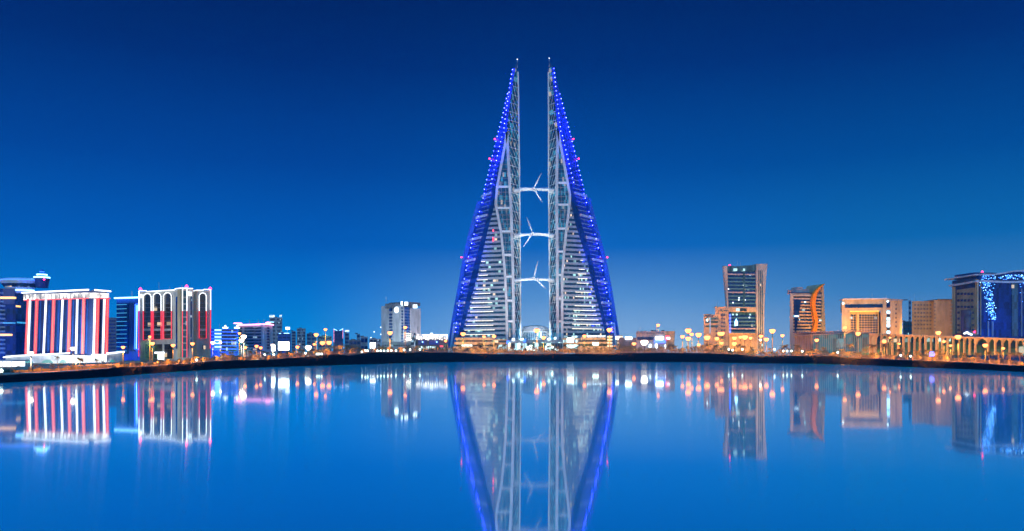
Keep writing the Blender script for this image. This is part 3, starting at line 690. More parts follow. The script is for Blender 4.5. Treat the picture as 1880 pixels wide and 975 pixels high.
for r_ in range(4): rct(g, 742, 612 + r_ * 3.6, 750.5, 613.4 + r_ * 3.6, 1.5, 2.2, 'lit_scaffold_bar', M['e_lampw'] if r_ == 3 else M['e_line'], b)
for xx in (742, 746, 750): rct(g, xx, 610, xx + .5, 626, 1.4, 1.9, 'scaffold_post', M['steel'], b)
MB().tube([(X(709, 604), 604, Z(554, 604)), (X(709, 604), 604, Z(545, 604))], .15, 5).build('antenna', M['steel'], b)
for hx in (964, 1000): lamp('hall_fill', 'SPOT', (X(hx, 672), 672, 17.5), 60000, (.8, .92, 1), (X(982, 720), 712, 26), 1, 80)  # added spots that brighten the roof rings of the disc-roofed hall
lamp('hotel_spot', 'SPOT', (X(722, 560), 560, 16), 60000, (.8, .95, 1), (X(730, 600), 600, 34), .5, 90)  # added cool spot to brighten the hotel front
lamp('hotel_spot', 'SPOT', g.p(g.t(761), 10, 9), 9000, (1, .75, .7), g.p(g.t(761), 30, 0), .4, 75)
b = bld('hotel_annex', 'low teal-grey annex with small windows at the grey hotel foot', 725, 560)
f = Fr(699, 560, 757, 560); body(f, 700, 755, 628, 14, M['grey'], b)
for k in range(12): rct(f, 702 + k * 4.3, 633, 704.5 + k * 4.3, 635.5, .02, .3, 'window', M['g_cool'], b)

# --- white-lit mall left of the left tower
b = bld('white_lit_mall', 'low mall with a glowing white canopy band, left of the left tower', 793, 560, 'mall')
f = Fr(762, 560, 824, 560); body(f, 763, 823, 619, 20, M['dgrey'], b)
rct(f, 763, 614, 822, 616, 0, 2.4, 'canopy_edge', M['e_mall'], b)
for i in range(14): rct(f, 764 + i * 4.2, 617, 766.8 + i * 4.2, 622.5 + (i % 3), 0, .7, 'lit_display', M['e_mall'], b)
rct(f, 768, 625, 784, 633, 0, .5, 'blue_shopfront', M['g_bluelit'], b); rct(f, 788, 625, 806, 633, 0, .5, 'blue_shopfront', M['g_bluelit'], b)
for xx in (775, 801): rct(f, xx, 627, xx + 2, 629, .5, .9, 'blue_lit_sign', M['e_bluew'], b)
rct(f, 806.5, 635, 814, 637.5, .3, 1, 'red_lit_sign', M['e_red2'], b)
rct(f, 789, 611, 793, 614, -6, -4, 'roof_lantern', M['e_sign'], b)
mb = MB(); f.prism(mb, [(755, 634), (760, 634), (765, 613), (761.5, 611)], 2, 5); mb.build('leaning_glass_slab', M['g_cool'], b)
for k in range(14): rct(f, 765 + k * 4.1, 636, 767.6 + k * 4.1, 641, .02, .4, 'shop_window', M['g_shop'], b)

# --- podiums and the disc-roofed hall between the towers
b = bld('left_tower_podium', 'low podium with brown stone bands at the foot of the left twin tower', 870, 655, 'podium')
f = Fr(826, 655, 932, 655)
for i, (x0, x1, yt, yb) in enumerate(((836, 905, 620, 624.5), (834, 908, 627.5, 633), (832, 912, 636, 650))): rct(f, x0, yt, x1, yb, -8, 0, 'stone_band', M['tan'], b)
rct(f, 838, 621, 904, 648, -7.5, -.8, 'recessed_glass', M['g_warm'], b)
rct(f, 905, 623, 931, 648, -8, -1, 'shop_wing', M['tan'], b); rct(f, 908, 625, 930, 629, -1, -.7, 'shop_window_row', M['g_shop'], b); rct(f, 912, 633, 930, 641, -1, -.7, 'shop_window_row', M['g_shop'], b)
glyphs(f, 848, 633, 868, 635.6, .2, M['e_sign'], b, 9, seed=12)
b = bld('right_tower_podium', 'low podium with brown stone bands at the foot of the right twin tower', 1090, 655, 'podium')
f = Fr(1030, 655, 1142, 655)
for (x0, x1, yt, yb) in ((1066, 1112, 619.5, 624), (1062, 1118, 627.5, 631), (1060, 1124, 636, 650)): rct(f, x0, yt, x1, yb, -8, 0, 'stone_band', M['tan'], b)
rct(f, 1064, 621, 1118, 648, -7.5, -.8, 'recessed_glass', M['g_warm'], b)
rct(f, 1032, 621, 1062, 648, -8, -1, 'shop_wing', M['tan'], b); rct(f, 1035, 616.5, 1060, 619.5, -1, -.7, 'shop_window_row', M['g_shop'], b); rct(f, 1034, 624, 1060, 629, -1, -.7, 'shop_window_row', M['g_shop'], b); rct(f, 1040, 633, 1060, 640, -1, -.7, 'shop_window_row', M['g_shop'], b)
glyphs(f, 1078, 615.5, 1112, 618.8, .2, M['e_sign'], b, 16, seed=13)
rct(f, 1088, 629.5, 1099, 633.5, .1, .8, 'green_lit_sign', M['e_globe'], b)
for xx in (1114, 1133):
    for k in range(4): rct(f, xx, 618 + k * 5.6, xx + 10, 619.1 + k * 5.6, 2, 3, 'lit_louvre', M['e_line'], b)
    rct(f, xx + 1, 616, xx + 9, 648, -3, 1.9, 'louvre_core', M['tan2'], b)
for hx in (848, 886, 1080, 1112): lamp('podium_floodlight', 'SPOT', (X(hx, 628), 628, 10), 26000, (1, .42, .09), (X(hx, 655), 655, 13), .5, 130)
b = bld('disc_roofed_hall', 'glass hall with stacked oval white roof rings, between the twin towers', 982, 700, 'hall')
c0 = (X(982, 720), 720, 0)
for (r_, y1, y2) in ((27, 607, 610.5), (29, 603.2, 605.6), (23, 600, 602)):
    MB().lathe(c0, [(r_ / F * 720, Z(y2, 720)), (r_ / F * 720 + .4, (Z(y1, 720) + Z(y2, 720)) / 2), (r_ / F * 720 - 1.2, Z(y1, 720))], 40, 1, .75).build('roof_ring', M['steel'], b)
MB().lathe(c0, [(25.5 / F * 720, Z(640, 720)), (25.5 / F * 720, Z(609, 720))], 40, 1, .75).build('drum_glass', M['g_shaft'], b)
MB().lathe(c0, [(24 / F * 720, Z(609, 720)), (20 / F * 720, Z(599.5, 720)), (8 / F * 720, Z(597.5, 720))], 40, 1, .75).build('dome_roof', M['grey'], b)
for a in range(24):
    w = math.pi + math.pi * a / 23; r_ = 25.9 / F * 720; p = (c0[0] + r_ * math.cos(w), 720 + r_ * .75 * math.sin(w))
    MB().tube([(p[0], p[1], Z(640, 720)), (p[0], p[1], Z(608, 720))], .25, 5).build('drum_column', M['steel'], b)
b = bld('shopping_arcade', 'low glazed shopping arcade glowing cyan and green between the twin towers', 980, 640, 'mall')
f = Fr(930, 640, 1036, 640); body(f, 931, 1034, 624, 25, M['grey'], b)
for i in range(20):
    x0 = 933 + i * 5.05
    rct(f, x0, 628.5 + (i % 3), x0 + 3.9, 644, .02, .4, 'shop_window', M['g_shop'], b)
for x0, x1, y0, y1, m_ in ((940, 945, 621, 626, 'e_sign'), (955, 961, 622, 624, 'e_globe'), (1005, 1010, 622, 624, 'e_globe'), (1017, 1021, 619, 623, 'e_sign'), (951, 955, 630, 640, 'e_sign'), (972, 977, 634, 641, 'e_globe'), (991, 994, 609, 620, 'e_bluew'), (930, 935, 626, 631, 'e_blue'), (961, 965, 623, 628, 'e_blue'), (985, 988, 611, 616, 'e_sign'), (967, 970, 636, 643, 'e_globe'), (1001, 1004, 635, 643, 'e_sign'), (1012, 1016, 633, 639, 'e_globe')):
    rct(f, x0, y0, x1, y1, .6, 1.2, 'lit_sign', M[m_], b)

# --- low cinema block with screens
b = bld('low_cinema_block', 'low grey cinema block with white screens and a red lit sign', 1190, 540, 'cinema')
f = Fr(1128, 540, 1240, 540); body(f, 1168, 1222, 608.5, 25, M['grey'], b); body(f, 1136, 1168, 620, 20, M['dgrey'], b, 'side_wing')
mb = MB(); f.prism(mb, [(1222, 642), (1237, 642), (1239, 608), (1222, 608)], -25, .6); mb.build('flared_wall', M['tan'], b)
for (x0, y0, x1, y1) in ((1148, 618, 1160, 623), (1204, 618.5, 1217.5, 624)): rct(f, x0, y0, x1, y1, 0, .8, 'lit_screen', M['e_screen'], b)
rct(f, 1201, 624.6, 1222, 629.5, .2, .6, 'blue_fascia', M['e_blue'], b); rct(f, 1170, 619, 1200, 624, .02, .4, 'window_row', M['g_navy'], b)
rct(f, 1221.5, 616.5, 1228, 624, .7, 1.2, 'red_lit_sign', M['e_red2'], b); glyphs(f, 1222.5, 619.5, 1230, 623, 1.25, M['e_sign'], b, 4, seed=21)
for (x0, y0, x1, y1) in ((1203.4, 631, 1206.5, 640.5), (1220, 633, 1222, 641), (1191, 632, 1195, 634), (1191, 636, 1195, 637.5)): rct(f, x0, y0, x1, y1, .2, 1, 'lit_doorway', M['e_screen'], b)
for k in range(16): rct(f, 1169 + k * 3.2, 611, 1171 + k * 3.2, 612, .02, .35, 'clerestory', M['g_navy'], b)
for k in range(4): rct(f, 1206 + k * .1, 596.5, 1206.6 + k * .1, 608, -4 + k, -3.9 + k, 'roof_mast', M['steel'], b)
for xx in (1199, 1205.5, 1219): rct(f, xx, 605.5, xx + 3.5, 608.5, -9, -5, 'roof_unit', M['dgrey'], b)

# --- stepped tan building
b = bld('stepped_tan_building', 'tan stepped building with two heights, touching the flared glass tower', 1312, 500)
f = Fr(1290, 500, 1338, 500); body(f, 1292, 1313, 577.5, 16, M['tan'], b); body(f, 1313, 1337, 563, 18, M['tan'], b, 'tall_wall')
rct(f, 1294, 579, 1311, 581, .02, .3, 'window_row', M['g_navy'], b); rct(f, 1298, 576, 1308, 577.5, -8, -3, 'roof_plant', M['dgrey'], b)
for yy in (583.5, 589.5, 597.5): rct(f, 1295, yy, 1318, yy + 3.4, .02, .35, 'window_row', M['g_teal'], b)
rct(f, 1302.5, 583, 1304.2, 612, .35, .5, 'lit_stair_glass', M['e_cyan'], b); rct(f, 1297, 585.5, 1299, 590, .4, .6, 'lit_window', M['e_sign'], b)
for r_ in range(7):
    for c_ in range(3): rct(f, 1323.5 + c_ * 3, 577 + r_ * 7, 1325 + c_ * 3, 580 + r_ * 7, .02, .3, 'window', M['g_navy'], b)
for r_ in range(3): rct(f, 1314, 600 + r_ * 7, 1316, 603 + r_ * 7, .02, .3, 'window', M['g_navy'], b)
glyphs(f, 1318, 570, 1335, 571.5, .05, M['g_navy'], b, 8, 'stone_frieze', 33, .3)
lamp('street_floodlight', 'SPOT', f.p(f.t(1310), 8, 28), 52000, (1, .37, .06), f.p(f.t(1312), 14, 0), .5, 130)

# --- flared glass tower
lamp('facade_uplight', 'SPOT', (X(1590, 395), 395, 14), 34000, (1, .42, .08), (X(1600, 420), 420, 28), .5, 110)
b = bld('flared_glass_tower', 'teal glass tower between two tan walls that flare outward at the top', 1367, 520, 'skyscraper')
f = Fr(1325, 520, 1410, 524)
mb = MB(); f.prism(mb, [(1337, 645), (1339, 645), (1336, 562), (1334, 488.5), (1327.5, 488.5), (1329, 510), (1332, 545), (1335.5, 600)], -1.2, 1.2); mb.build('left_flared_wall', M['greybeige'], b)
mb = MB(); f.prism(mb, [(1388.5, 645), (1402, 645), (1401.5, 590), (1402.5, 550), (1405, 510), (1407.5, 484.5), (1386.5, 485), (1387, 560)], -18, 1.4); mb.build('right_flared_wall', M['greybeige'], b)
body(f, 1335, 1387, 489, 16, M['g_teal'], b, 'glass_front')
mb = MB(); f.prism(mb, [(1334, 497.5), (1386.8, 497.5), (1386.8, 486.5), (1370, 487.6), (1352, 489.2), (1334, 489)], 0, .9); mb.build('glass_parapet', M['g_teal'], b)
for k in range(19):
    yy = 499.5 + k * 6.65
    if 562 < yy < 574 or yy > 640: continue
    rct(f, 1334.6 if yy < 570 else 1337, yy, 1386.6, yy + 2.9, 0, .5, 'dark_window_band', M['g_navy'], b)
    rct(f, 1334.6 if yy < 570 else 1337, yy + 3.2, 1386.6, yy + 5.6, 0, .75, 'spandrel', M['tealspan'] if k % 5 else M['grey'], b)
rct(f, 1363, 492, 1367, 562, .8, 1.0, 'stair_glass', M['g_teal'], b)
rct(f, 1334.6, 564, 1388, 573, 0, 1.1, 'tan_belt', M['tan'], b)
mb = MB(); f.rect(mb, 1350, 566.5, 1369, 571.5, 1.1, 1.4); mb.build('lit_window_row', M['g_shop'], b)
for k in range(3): rct(f, 1390.6 + k * 3.1, 497, 1391.9 + k * 3.1, 640, 1.4, 1.7, 'slit_window', M['g_teal'], b)
for k in range(6): rct(f, 1338.2, 577 + k * 6, 1340.4, 581 + k * 6, .8, 1.2, 'blue_neon_panel', M['e_blue'], b)
mb = MB(); f.prism(mb, [(1348, 598), (1353, 598), (1353.4, 592), (1350.6, 585), (1347.6, 592)], .8, 1.1); mb.build('blue_lit_emblem', M['e_bluew'], b)
for (xx, yy) in ((1344, 555), (1354.5, 550), (1355, 546), (1366, 550), (1363, 523), (1335.5, 530), (1374, 582)): rct(f, xx, yy, xx + 1.7, yy + 2, .8, 1, 'lit_window', M['e_sign'], b)
for k in range(11): rct(f, 1337 + k * 4.6, 614, 1339.5 + k * 4.6, 636, 0, .3, 'podium_window', M['g_warm'], b)
rct(f, 1336, 611.5, 1389, 613.5, 0, 1.6, 'podium_cornice', M['tan'], b); rct(f, 1336, 613.5, 1389, 646, -2, .8, 'podium_wall', M['tan'], b)
q = f.p(f.t(1342), f.z(1342, 486.5), -2); MB().lathe(q, [(.1, -.7), (.8, 0), (.1, .7)], 8).build('beacon', M['e_beacon'], b)
rct(f, 1340, 487.4, 1345, 489.5, -4, -1, 'roof_plant', M['dgrey'], b)
lamp('street_floodlight', 'SPOT', f.p(f.t(1350), 8, 26), 46000, (1, .37, .06), f.p(f.t(1360), 10, 0), .5, 130)
lamp('facade_uplight', 'SPOT', f.p(f.t(1403), 8, 30), 60000, (1, .5, .2), f.p(f.t(1397), 40, 0), .5, 60)

# --- gold ribbon tower
b = bld('ribbon_tower', 'banded office tower with an orange S-shaped ribbon rising to a point', 1480, 450)
f = Fr(1448, 450, 1515, 456)
body(f, 1450.5, 1507.5, 538, 18, M['grey'], b)
rct(f, 1449.8, 537.2, 1508, 538.8, -1, .5, 'roof_edge', M['g_navy'], b)
rct(f, 1450, 538.8, 1455.5, 642, 0, .5, 'edge_pier', M['greybeige'], b)
for k in range(12):
    yy = 541.5 + k * 5.95; rct(f, 1455.7, yy, 1507, yy + 2.6, .02, .55 , 'floor_band', M['tan'] if k > 1 else M['greybeige'], b)
    rct(f, 1455.7, yy + 3, 1507, yy + 5.6, .02, .15, 'window_band', M['g_navy'] if k % 3 else M['g_warm'], b)
mb = MB(); f.prism(mb, [(1458.6, 613), (1461, 600), (1469.3, 550.6), (1456, 550.6), (1457, 580)], .1, 1.0); mb.build('blue_glass_wedge', M['g_navy'], b)
rct(f, 1454.5, 579, 1464.5, 582.5, 1.0, 1.4, 'lit_window_row', M['e_cyan'], b); rct(f, 1456, 579.8, 1463, 581.6, 1.4, 1.5, 'lit_window', M['e_sign'], b)
for (xx, yy) in ((1471.5, 568), (1474, 553.5), (1466.5, 586), (1503, 587)): rct(f, xx, yy, xx + 4, yy + 2.5, .55, .8, 'lit_window', M['g_shop'], b)
rct(f, 1468.5, 530, 1491, 537.5, -12, -3, 'roof_box', M['grey'], b); rct(f, 1472, 526, 1482, 530, -10, -4, 'roof_box', M['grey'], b)
sp = spline([(1509.5, 522), (1503, 526.5), (1497, 533), (1492, 542), (1489.6, 553), (1489.8, 566), (1492.2, 579), (1493.9, 591), (1493, 601), (1490, 611)], 5)
mb = MB(); strip(f, mb, sp, lambda t: .12 + 1.0 * min(1, t * 3.2) * (.62 + .38 * (.5 if t < .3 else 1)), .56, 2.4); mb.build('curved_ribbon', M['ribbon'], b)
mb = MB(); f.prism(mb, [(1508, 640), (1514.6, 640), (1513.5, 600), (1511.5, 550), (1509.8, 521.4), (1507.6, 526)], -14, .9); mb.build('sail_edge', M['tan'], b)
mb = MB(); f.prism(mb, [(1498, 536.8), (1507.6, 536.8), (1507.6, 527)], -3, -.5); mb.build('sail_infill', M['tan2'], b)
lamp('facade_uplight', 'SPOT', f.p(f.t(1492), 10, 22), 34000, (1, .43, .08), f.p(f.t(1496), 30, 0), .5, 60)
lamp('facade_uplight', 'SPOT', f.p(f.t(1520), 6, 22), 40000, (1, .5, .2), f.p(f.t(1512), 30, 0), .5, 50)

# --- teal glass pavilion and arcade
b = bld('teal_glass_pavilion', 'low teal glass pavilion with a dark latticed parapet, left of the arcade', 1530, 310, 'pavilion')
f = Fr(1456, 430, 1598, 366); body(f, 1458, 1492, 613, 10, M['tan2'], b, 'solid_wall'); body(f, 1492, 1597, 613, 10, M['g_pav'], b, 'glass_wall')
for i in range(40): rct(f, 1459 + i * 3.45, 614, 1459.3 + i * 3.45, 648, .02, .2, 'mullion', M['grey'], b)
for i in range(14):
    x0 = 1460 + i * 9.8; bar(f, [(x0, 613), (x0 + 4.9, 609), (x0 + 9.8, 613)], .2, .5, 'parapet_lattice', M['dgrey'], b); bar(f, [(x0, 609), (x0 + 4.9, 613), (x0 + 9.8, 609)], .2, .65, 'parapet_lattice', M['dgrey'], b)
rct(f, 1458, 608, 1598, 609, -.4, .8, 'parapet_rail', M['grey'], b); rct(f, 1458, 612.8, 1598, 614, -.4, 1, 'parapet_rail', M['grey'], b)
rct(f, 1537, 622, 1551, 638, .1, .3, 'lit_mural', M['e_mural'], b)
lamp('pavilion_light', 'SPOT', f.p(f.t(1540), 2.5, 9), 1600, (.2, .8, .9), f.p(f.t(1540), 6, 0), .4, 130)
b = bld('long_arcade', 'long low colonnade of tall arches lit orange along the right shore', 1740, 300, 'arcade')
f = Fr(1596, 362, 1900, 300)
def topy(x): return lerp([(1596, 612.5), (1700, 615), (1800, 618.5), (1900, 623)], x)
mb = MB(); f.prism(mb, [(1596, 652), (1990, 652), (1990, 626), (1900, 623), (1596, 612.5)], -9, -5); mb.build('rear_wall', M['g_teal'], b)
mb = MB(); f.prism(mb, [(1596, 614.4), (1990, 628), (1990, 625.5), (1900, 622.5), (1596, 612)], -9, .4); mb.build('cornice', M['tan'], b)
edges = [1597 + i * 10.15 for i in range(20)] + [1800 + i * 13.2 for i in range(1, 14)]
for i in range(len(edges) - 1):
    a, c_ = edges[i], edges[i + 1]; xc = (a + c_) / 2; r_ = (c_ - a) / 2 - .95; yt = topy(xc) + 3.2
    top = [(xc - r_ * math.cos(math.pi * k / 8), yt + r_ - r_ * math.sin(math.pi * k / 8)) for k in range(9)]
    mb = MB(); yb_ = topy(xc) + .5
    pl = [(a, yt + r_), (a, yb_)] + [(c_, yb_), (c_, yt + r_)] + top[::-1]
    q = [(f.t(x_), f.z(x_, y_)) for x_, y_ in pl]
    # spandrel built as fans on each side of the arch
    tl = q[4:][::-1]; n = len(tl); P0 = q[1]; P1 = q[2]
    for k in range(n - 1):
        u0, u1 = tl[k], tl[k + 1]; z1_ = f.z(xc, yb_)
        quad = [u0, u1, (u1[0], z1_), (u0[0], z1_)]
        mb.add([f.p(t_, z_, 0.0) for t_, z_ in quad] + [f.p(t_, z_, -1.2) for t_, z_ in quad], [(0, 1, 2, 3), (4, 7, 6, 5), (0, 4, 5, 1)])
    mb.build('arch_spandrel', M['tan'], b)
    rct(f, a - .8, topy(a) + 1, a + .8, 652, -.8, .2, 'column', M['tan'], b)
    if i % 2 == 0: rct(f, xc - 3.4, yt + 1, xc + 3.4, yt + 12, -4.99, -4.7, 'rear_window', M['g_navy'], b)
rct(f, 1872, 636, 1884, 652, -1, .6, 'green_kiosk_window', M['e_green'], b)
for xx in range(1612, 1880, 22):
    lamp('arcade_uplight', 'SPOT', f.p(f.t(xx), 2.6, 6), 3000, (1, .37, .06), f.p(f.t(xx), 9, 0), .4, 120)

# --- beige hotel with orange atrium
b = bld('atrium_hotel', 'beige hotel with a deep orange glowing recess full of gridded windows', 1600, 420, 'hotel')
f = Fr(1543, 420, 1628, 416); g = Fr(1626, 416, 1658, 424)
body(f, 1545.5, 1559, 549.5, 20, M['beige'], b, 'left_wall'); body(f, 1619, 1627.5, 549.5, 20, M['beige'], b, 'right_wall')
rct(f, 1558.9, 549.5, 1619.1, 570, -20, 0, 'upper_wall', M['beige'], b); body(f, 1558.9, 1619.1, 569.9, 20, M['tan'], b, 'recess_back', w1=-6)
body(g, 1627.6, 1656, 549, 20, M['beige'], b, 'side_wing')
rct(f, 1551, 559, 1620, 565, .02, .3, 'dark_belt', M['g_navy'], b); rct(f, 1547, 547.8, 1628, 550, -8, .8, 'cornice', M['white'], b); rct(f, 1552, 546.6, 1577, 548, -9, -3, 'roof_edge_box', M['g_navy'], b)
for c_ in range(11):
    for r_ in range(8):
        x0 = 1562 + c_ * 5.1
        if 3 == c_: continue
        rct(f, x0, 576.5 + r_ * 4.5, x0 + 3.9, 579.8 + r_ * 4.5, -6, -5.7, 'window', M['g_cool'] if r_ == 1 and c_ != 4 else M['g_navy'], b)
rct(f, 1577.5, 570, 1580.5, 612, -6, -4.5, 'inner_pier', M['beige'], b)
for xx in (1558, 1617.5): rct(f, xx, 570, xx + 2, 612, -1, .5, 'recess_jamb', M['tan'], b)
rct(f, 1561, 570.2, 1617, 571.2, -5, -3, 'cove_light', M['e_warm'], b)
for k in range(7): rct(g, 1628.2, 571 + k * 6.1, 1632.6, 575.6 + k * 6.1, .02, .4, 'lit_stair_window', M['e_bluew'] if k % 2 == 0 else M['g_shop'], b)
rct(g, 1636, 549.2, 1656, 553, .02, .4, 'top_band', M['grey'], b); rct(g, 1627.8, 554, 1633, 565, .02, .3, 'dark_window', M['g_navy'], b)
for r_ in range(6): rct(g, 1644, 558 + r_ * 8, 1645.2, 561 + r_ * 8, .02, .25, 'small_window', M['g_navy'], b)
for xx, fr in ((1547.5, f), (1628, g)): q = fr.p(fr.t(xx), fr.z(xx, 557 if fr is f else 553.5), .6); MB().lathe(q, [(.1, -.6), (.6, 0), (.1, .6)], 8).build('wall_lamp', M['e_sign'], b)
lamp('atrium_light', 'SPOT', f.p(f.t(1590), f.z(1590, 612), 3), 7000, (1, .34, .05), f.p(f.t(1590), f.z(1590, 578), -6), .5, 120)
lamp('atrium_light', 'SPOT', f.p(f.t(1570), f.z(1590, 612), 3), 4000, (1, .34, .05), f.p(f.t(1566), f.z(1590, 580), -6), .5, 120)
lamp('facade_uplight', 'SPOT', f.p(f.t(1552), 9, 16), 22000, (1, .37, .06), f.p(f.t(1552), 26, 0), .5, 70)
lamp('facade_uplight', 'SPOT', g.p(g.t(1645), 8, 20), 34000, (1, .37, .06), g.p(g.t(1645), 22, 0), .5, 80)

# --- plain beige blocks
b = bld('beige_flats_left', 'plain brown-beige apartment block with rows of faint windows', 1694, 450)
f = Fr(1672, 450, 1716, 450); body(f, 1674, 1714.5, 553, 16, M['tan2'], b)
for r_ in range(7):
    for c_ in range(6): rct(f, 1678.5 + c_ * 5.6, 558.5 + r_ * 7.2, 1681.5 + c_ * 5.6, 561.5 + r_ * 7.2, .02, .25, 'window', M['dgrey'], b)
b = bld('beige_flats_right', 'taller brown-beige flats with a dark roof slab, touching the navy building', 1731, 440)
f = Fr(1714, 440, 1752, 440); body(f, 1714.6, 1751, 551, 16, M['tan2'], b); rct(f, 1722, 549, 1752, 551, -15, .6, 'roof_slab', M['dgrey'], b)
for r_ in range(8):
    rct(f, 1715.2, 556 + r_ * 6.6, 1717.2, 559 + r_ * 6.6, .02, .2, 'slot_window', M['dgrey'], b); rct(f, 1744, 556 + r_ * 6.6, 1751, 558 + r_ * 6.6, .02, .9, 'balcony', M['grey'], b)
lamp('street_floodlight', 'SPOT', (X(1700, 408), 408, 12), 60000, (1, .43, .08), (X(1714, 442), 442, 16), .5, 120)
simple('thin_far_spire_block', 'thin bluish far block left of the brown flats', 1668, 1672.5, 551, 700, 'grey', 'g_navy', 10, 1)
simple('small_dark_block', 'small dark block between the atrium hotel and the brown flats', 1658, 1674, 590, 480, 'dgrey', 'g_teal', 6, 2)

# --- navy building with sparkling lights
b = bld('navy_sparkle_building', 'navy glass building with wavy white cornices and strings of blue sparkling lights', 1810, 335)
f = Fr(1746, 400, 1797, 378); g = Fr(1797, 378, 1960, 386)
body(f, 1748, 1797, 512, 20, M['g_navy'], b); body(g, 1797, 1950, 508, 24, M['g_navy'], b, 'front_wall')
def rib(fr, pts, h, w0, w1, name, m):
    q = spline(pts, 4); mb = MB()
    for (a, c_) in zip(q, q[1:]): fr.prism(mb, [(a[0], a[1] + h), (c_[0], c_[1] + h), (c_[0], c_[1]), (a[0], a[1])], w0, w1)
    mb.build(name, m, b)
rib(f, [(1741, 512.2), (1770, 507.5), (1797, 503.3)], 2.2, -2, 2, 'upper_cornice', M['white'])
rib(g, [(1797, 503.3), (1815, 503.8), (1835, 501), (1856, 497.3), (1880, 496.6), (1920, 497.5), (1950, 499)], 2.6, -3, 2.4, 'upper_cornice', M['white'])
rib(f, [(1746, 523), (1770, 519.5), (1797, 514.5)], 3.2, 0, 1.2, 'lower_cornice', M['white'])
rib(g, [(1797, 514.5), (1820, 515.5), (1850, 516.5), (1880, 515.5), (1950, 514)], 3.6, 0, 1.4, 'lower_cornice', M['white'])
mb = MB(); g.prism(mb, [(1797, 515), (1950, 515), (1950, 500), (1880, 499), (1856, 499.5), (1797, 505.5)], -1, .3); mb.build('attic_glass', M['g_navy'], b)
rct(f, 1758.5, 530, 1791.5, 611, .02, .6, 'tan_panel', M['tan2'], b)
for r_, yy in enumerate((537.5, 549.5, 561.5)):
    for c_ in range(5): rct(f, 1760 + c_ * 6.3, yy, 1764 + c_ * 6.3, yy + 4, .6, .8, 'window', M['g_navy'], b)
for yy in (572, 583, 595, 604):
    for xx in (1760.5, 1786.8): rct(f, xx, yy, xx + 3.8, yy + 4, .6, .8, 'window', M['g_navy'], b)
rct(f, 1766.5, 569, 1785, 611, .6, .75, 'blue_recess_glass', M['g_navy'], b)
for xx in (1750.5, 1753.5, 1793, 1796): rct(f, xx, 513 if xx > 1760 else 527, xx + .7, 614, .02, .7, 'vertical_fin', M['tan'], b)
for xx in (1812.5, 1820.5): rct(g, xx, 590, xx + 1.2, 618, .02, .7, 'vertical_fin', M['grey'], b)
rct(g, 1799, 515, 1799.8, 616, .02, .6, 'vertical_fin', M['tan'], b); rct(g, 1874, 530, 1875, 618, .02, .6, 'vertical_fin', M['grey'], b); rct(g, 1857, 520, 1868, 618, .02, .3, 'pale_glass_bay', M['g_teal'], b)
rr = random.Random(4); mbs = [MB(), MB(), MB()]
for i in range(420):
    k = rr.random()
    if k < .36: x_, y_ = rr.uniform(1800, 1935), rr.uniform(504.5, 513.5); 
    elif k < .72:
        y_ = 518.5 + 69 * rr.random(); s_ = (y_ - 518) / 70; x_ = rr.gauss(1808 + 14 * s_, 5 - 1.5 * s_)
    else: x_, y_ = 1870 + rr.random() ** .6 * 65, 518 + 40 * rr.random() ** 1.7
    if 1826 < x_ < 1832 and y_ < 516: continue
    s = rr.uniform(.25, .62); w_ = .35 + .2 * rr.random()
    g.rect(mbs[i % 3], x_ - s, y_ - s, x_ + s, y_ + s, w_, w_ + .25)
for k, m_ in enumerate(('e_spark', 'e_spark', 'e_bluew')): 
    o = mbs[k].build('sparkle_lights', M[m_], b); o['kind'] = 'stuff'
q = g.p(g.t(1821), g.z(1821, 497), -6); MB().lathe(q, [(.1, -.6), (.6, 0), (.1, .6)], 8).build('beacon', M['e_beacon'], b)
rct(g, 1803, 498.5, 1845, 508, -18, -5, 'roof_box', M['navywall'], b)
lamp('blue_wash_light', 'SPOT', g.p(g.t(1812), 8, 16), 13000, (.02, .15, 1), g.p(g.t(1812), 30, 0), .4, 90)
lamp('blue_wash_light', 'SPOT', g.p(g.t(1870), 10, 22), 9000, (.02, .15, 1), g.p(g.t(1870), 25, 0), .4, 100)
for i, (x_, y_) in enumerate(((1774, 611), (1778, 609), (1782, 611.5), (1786, 613))): rct(f, x_, y_, x_ + 3, y_ + 2.4, .9, 1.4, 'entrance_light', M['e_sign'], b)
rct(f, 1792, 608, 1794.5, 611, .9, 1.3, 'red_lit_sign', M['e_beacon'], b)

# --- billboards
def board(label, x0, y0, x1, y1, d, m='e_screen', double=False):
    t = thing('led_billboard', label, 'billboard', tuple(G((x0 + x1) / 2, d)))
    f = Fr(x0 - 1, d, x1 + 1, d)
    rct(f, x0, y0, x1, y1, 0, .25, 'screen', M[m], t); rct(f, x0 - .4, y0 - .4, x1 + .4, y1 + .4, -.6, -.02, 'frame', M['dgrey'], t)
    for xx in ((x0 + .25 * (x1 - x0)), (x0 + .75 * (x1 - x0))):
        MB().tube([(X(xx, d), d + .3, zg(xx, d)), (X(xx, d), d + .3, Z(y1, d))], .16, 6).build('post', M['pole'], t)
board('huge glaring white LED billboard on posts, left of centre', 511, 627.5, 531, 643, 345, 'e_whiteb')
board('small glaring white billboard left of the huge one', 498.5, 634, 505.5, 644.5, 350, 'e_whiteb')
board('tall white lit panel on the embankment left of the grey hotel', 679.5, 629, 689.5, 643, 440, 'e_whiteb')
board('glowing bluish-white screen before the right twin tower', 1041, 620.5, 1053.5, 629, 620, 'e_whiteb')
board('small white screen just right of the right twin tower', 1130, 617.5, 1138, 623, 610, 'e_whiteb')
board('small blue road sign panel among orange palms at the right', 1706.5, 645.5, 1715, 654.5, 285, 'e_blue')

